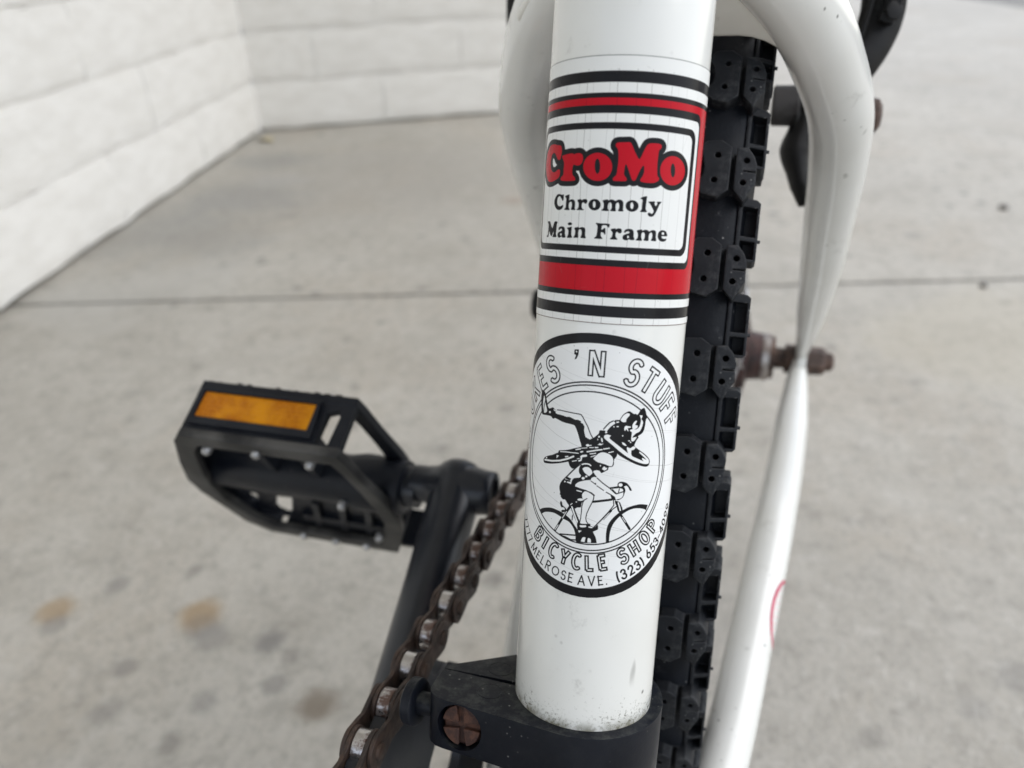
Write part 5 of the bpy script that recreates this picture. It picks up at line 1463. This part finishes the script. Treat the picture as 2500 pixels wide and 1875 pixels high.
# ---- crank and pedal
mb = MB()
boss = Vector((-102.0, -66.0, -89.0))
bbp = Vector((BB.x, -61.5, BB.z))
mb.sweep([bbp, bbp.lerp(boss, .35), bbp.lerp(boss, .7), boss.lerp(bbp, .06), boss + (boss - bbp).normalized() * 3.5],
         [8.8, 8.7, 8.6, 9.0, 9.2], 32, 8)
n_ = (boss - bbp).normalized()
mb.lathe(boss + n_ * 3.0, n_, [(0, 9.2), (2.2, 8.9), (4.0, 8.0), (5.6, 6.5), (6.7, 4.6), (7.3, 2.4), (7.5, 0)], 32)
mb.lathe((boss.x, -82.0, boss.z), (0, 1, 0), [(0, 0), (0, 6.6), (5.0, 6.7), (8.0, 7.3), (10.0, 8.4), (12, 8.9), (20, 8.9), (23.0, 8.5), (26.5, 7.9), (29.6, 7.6), (30.0, 7.0), (30.0, 5.0), (28.5, 4.8), (28.5, 0)], 40)
mb.rod((BB.x, -30, BB.z), (BB.x, -72, BB.z), 12.5, 32, 1.5)
crank = mb.build('crank_arm', M['crank'], bike, smooth=60)
mb = MB()
c2 = Vector((2 * BB.x - boss.x, 66, 2 * BB.z - boss.z)); b2 = Vector((BB.x, 61.5, BB.z))
mb.sweep([b2, b2.lerp(c2, .5), c2], [8.3, 8.2, 10], 24, 6)
mb.rod((BB.x, 30, BB.z), (BB.x, 72, BB.z), 12.5, 32, 1.5)
mb.lathe((c2.x, 54, c2.z), (0, 1, 0), [(0, 0), (0, 10), (24, 10), (24, 0)], 24)
mb.build('crank_arm', M['crank'], bike, smooth=60)

PA, PPH = Vector((-101.4, 0, -91.4)), 0.7345
E1, E2 = Vector((math.cos(PPH), 0, math.sin(PPH))), Vector((math.sin(PPH), 0, -math.cos(PPH)))
PL = lambda e1, y, e2: PA + E1 * e1 + Vector((0, y, 0)) + E2 * e2
HEX = [(43.8, -92), (43.8, -151), (38, -156), (19, -165.5), (3, -172), (-8, -172.5), (-20, -170), (-36, -166.5), (-44.5, -158), (-43.8, -99), (-36, -96), (-18, -89), (-6, -86.5), (8, -87), (24, -89.5), (39, -91)]
HIN = [(36.5, -97), (36.5, -147.5), (30, -152.5), (12, -159.5), (0, -163), (-12, -164), (-30, -160), (-37.2, -153), (-36.8, -104), (-28, -100), (-12, -94.5), (0, -93.5), (16, -94), (30, -95.5)]
mb = MB()
mb.prism(HEX[::-1], lambda x, y, h: tuple(PL(x, y, h)), -10.9, -7.6, holes=[HIN], bevel=.5)
# front and back plates with an open slot beside the reflector
for sg in (1, -1):
    slots = [[(-100.8, -4.2), (-96.8, -5.6), (-95.9, -3.0), (-96.6, 7.0), (-101.4, 7.2)]]
    if sg < 0:
        slots = []
    mb.prism([(-151, -7.7), (-92, -7.7), (-92, 7.7), (-151, 7.7)], lambda y, w2, h, sg=sg: tuple(PL(sg * (40.8 + h), y, w2)), 0, 2.8, holes=slots)
# side lips
mb.prism([(19, -165.2), (3, -171.7), (-8, -172.2), (-20, -167.7), (-20, -164), (-8, -167), (3, -167), (19, -161)], lambda x, y, h: tuple(PL(x, y, h)), -7.7, 7.7)
mb.prism([(-20, -169.7), (-36, -166.2), (-44.2, -158), (-37, -151), (-31, -159), (-20, -164)], lambda x, y, h: tuple(PL(x, y, h)), 2.5, 7.7)
mb.prism([(-36, -96), (-18, -89.2), (-18, -92.5), (-36, -99.5)], lambda x, y, h: tuple(PL(x, y, h)), -7.7, 7.7)
# barrel round the axle
mb.lathe(PL(0, -168, 0), (0, 1, 0), [(0, 0), (0, 8), (2, 9.4), (60, 9.4), (66, 10.6), (80.5, 10.6), (83, 9.8), (83, 0)], 36)
# web with two open windows behind the barrel, and moulded ribs
mb.prism([(-8, -94), (-8, -165), (-14, -165), (-31, -160.5), (-38, -153), (-38, -103), (-29, -99), (-13, -94)], lambda x, y, h: tuple(PL(x, y, h)), 3.0, 5.2,
         holes=[[(-16.5, -161.5), (-16.0, -154.0), (-24, -156), (-29.5, -159.5), (-27, -161.5)], [(-15.5, -145), (-14.5, -137), (-36, -146.5), (-36.6, -152.5), (-30, -152.0)]])
for y, h in ((-128.5, 1.6), (-117, 1.6), (-106, 1.4)):
    mb.box(PL(-23, y, 6.2), (E1 * .9 + Vector((0, .3, 0))).normalized(), (E1 * -.3 + Vector((0, .9, 0))).normalized(), E2, 13.0, 1.3, h)
mb.box(PL(-29, -117, 6.0), E1, (0, 1, 0), E2, 3.2, 20, 1.5)
for y in (-134, -116):
    mb.box(PL(25, y, -1), E1, (0, 1, 0), E2, 16.5, 1.4, 5.6)
pedal = mb.build('pedal', M['pedal'], bike, smooth=35)
mb = MB()
for k in range(15):                                      # worn, uneven grip teeth along the upper front edge
    if random.random() < .75:
        mb.box(PL(42.6, -148 + 3.7 * k + random.uniform(-.6, .6), -10.9), E1, (0, 1, 0), E2, .9, random.uniform(.5, 1.3), random.uniform(.15, .55))
mb.build('grip_teeth', M['pedal_worn'], pedal, smooth=30, bevel=0.0003)
mb = MB()
mb.prism(HEX[::-1], lambda x, y, h: tuple(PL(x, y, h)), 7.6, 10.9, holes=[HIN], bevel=.6)
mb.build('pedal_rim', M['pedal_worn'], pedal, smooth=35)
mb = MB()
mb.prism([(-149.3, -7.4), (-103.4, -7.4), (-102.6, 6.4), (-149.0, 6.4)], lambda y, w2, h: tuple(PL(43.4 + h, y, w2)), 0, 1.9,
         holes=[[(-147.4, -6.2), (-104.8, -6.2), (-104.8, 3.7), (-147.4, 3.7)]], bevel=.25)
mb.build('reflector_housing', M['pedal'], pedal, smooth=35)
mb = MB()
mb.prism([(-147.2, -6.0), (-105.0, -6.0), (-105.0, 3.5), (-147.2, 3.5)], lambda y, w2, h: tuple(PL(43.2 + h, y, w2)), 0, 1.6, bevel=.3)
mb.build('reflector', M['amber'], pedal, smooth=35)
pin_src = None
for e1, y, sg in ((34.5, -144.6, 1), (37.5, -123.8, 1), (35.0, -105.0, 1), (1.5, -106.5, 1), (-28, -102, 1), (-41, -141, 1), (-41, -126, 1), (-41, -112, 1),
                  (40, -138, -1), (40, -120.5, -1), (40, -103.5, -1), (-40, -141, -1), (-40, -124, -1), (-40, -108, -1)):
    mb = MB()
    mb.lathe(PL(e1, y, sg * 9.6), E2 * sg, [(0, 0), (0, 1.7), (1.6, 1.7), (2.5, 1.5), (3.0, 1.0), (3.2, 0)], 14)
    mb.build('pedal_pin', M['steel'], pedal, smooth=35)
mb = MB()
mb.lathe((PA.x, -88, PA.z), (0, 1, 0), [(0, 0), (0, 8.6), (1.0, 9.4), (2.6, 9.4), (3.2, 8.4), (3.4, 6.7), (8, 6.6), (8, 0)], 36)
mb.build('pedal_axle', M['crank'], pedal, smooth=35)

# ---- black plastic clamp on the seat tube, with a pinch lug, a rusty cross-head screw and a rubber stop
RK = 16.6
lug = hull2(circle(0, 0, RK, 72) + circle(9.6, -25.6, 4.4, 16) + circle(2.6, -28.2, 1.8, 10) + [(-7.2, -15.6)])
mb = MB()
mb.prism(lug, I if False else (lambda x, y, h: (x, y, h)), -103.4, -92.5)
clamp = mb.build('tube_clamp', M['plastic'], bike, smooth=50)
# soften the upper edge by hand: inset rings
bm = bmesh.new()
bm.from_mesh(clamp.data)
eds = [e for e in bm.edges if len(e.link_faces) == 2 and e.calc_face_angle(0) > 0.9]
bmesh.ops.bevel(bm, geom=eds, offset=0.0028, segments=6, profile=0.5, affect='EDGES', clamp_overlap=True)
bm.to_mesh(clamp.data)
bm.free()
cut = MB()
cut.lathe((25, -23.2, -96.6), (-1, 0.10, -0.10), [(0, 0), (0, 5.1), (14.6, 4.85), (14.6, 0)], 36)
cut.prism([(2.55, -13), (2.9, -31.5), (3.05, -31.5), (3.75, -13)], lambda x, y, h: (x, y, h), -106, -90)
cutter = cut.build('cutter', None, bike, smooth=0)
bo_ = clamp.modifiers.new('cut', 'BOOLEAN')
bo_.operation = 'DIFFERENCE'
bo_.solver = 'EXACT'
bo_.object = cutter
dg = bpy.context.evaluated_depsgraph_get()
nm = bpy.data.meshes.new_from_object(clamp.evaluated_get(dg))
clamp.modifiers.clear()
clamp.data = nm
for p in nm.polygons:
    p.use_smooth = True
nm.set_sharp_from_angle(angle=math.radians(35))
bpy.data.objects.remove(cutter)
mb = MB()
mb.lathe((0, 0, -150), (0, 0, 1), [(0, 0), (0, 16.0), (2, 16.55), (47.2, 16.55), (47.2, 0)], 72)
mb.build('clamp_band', M['plastic'], clamp, smooth=40)
ax = Vector((-1, 0.10, -0.10)).normalized()
sc0 = Vector((25, -23.2, -96.6)) + ax * 12.6
mb = MB()
mb.lathe(sc0, ax, [(0, 0), (0, 3.8), (.6, 4.5), (2.4, 4.6), (2.4, 0)], 32)
screw = mb.build('clamp_screw', M['rust_screw'], clamp, smooth=40)
su = ax.cross(Vector((0, 0, 1))).normalized(); sv = su.cross(ax).normalized()
mb = MB()
for q in range(4):
    an = math.radians(8 + 90 * q)
    lo, hi = an + .20, an + math.pi / 2 - .20
    pts = [(.75 * math.cos(an + math.pi / 4), .75 * math.sin(an + math.pi / 4))] + [(4.2 * math.cos(lo + (hi - lo) * i / 8), 4.2 * math.sin(lo + (hi - lo) * i / 8)) for i in range(9)]
    mb.prism(pts, lambda x, y, h: tuple(sc0 + su * x + sv * y - ax * h), -.1, .95, bevel=.2)
mb.build('screw_head_quarter', M['rust_screw'], screw, smooth=40)
mb = MB()
mb.lathe((8.2, -35.6, -98.2), (0.10, 1, 0.06), [(0, 0), (0, 4.5), (.4, 4.9), (2.3, 4.9), (2.7, 4.4), (2.7, 2.4), (8.0, 2.2), (8.0, 0)], 36)
stop = mb.build('rubber_stop', M['plastic'], clamp, smooth=40)
for x, y in ((-1.2, -18.4), (7.6, -18.0)):
    mb = MB()
    mb.lathe((x, y, -92.6), (0, 0, 1), [(0, 0), (.0, 2.75), (.16, 2.75), (.16, 2.45), (.11, 2.4), (.11, 0)], 32)
    mb.build('moulding_mark', M['plastic'], clamp, smooth=30)
mb = MB()
c = Vector((13.6, -10.4, -106.0))
mb.lathe(Vector((16.45 * math.cos(-.655), 16.45 * math.sin(-.655), -104.9)), (math.cos(-.655), math.sin(-.655), .15), [(0, .55), (.25, .5), (.34, .25), (.36, 0)], 12)
mb.build('paint_fleck', M['fleck'], clamp, smooth=60)
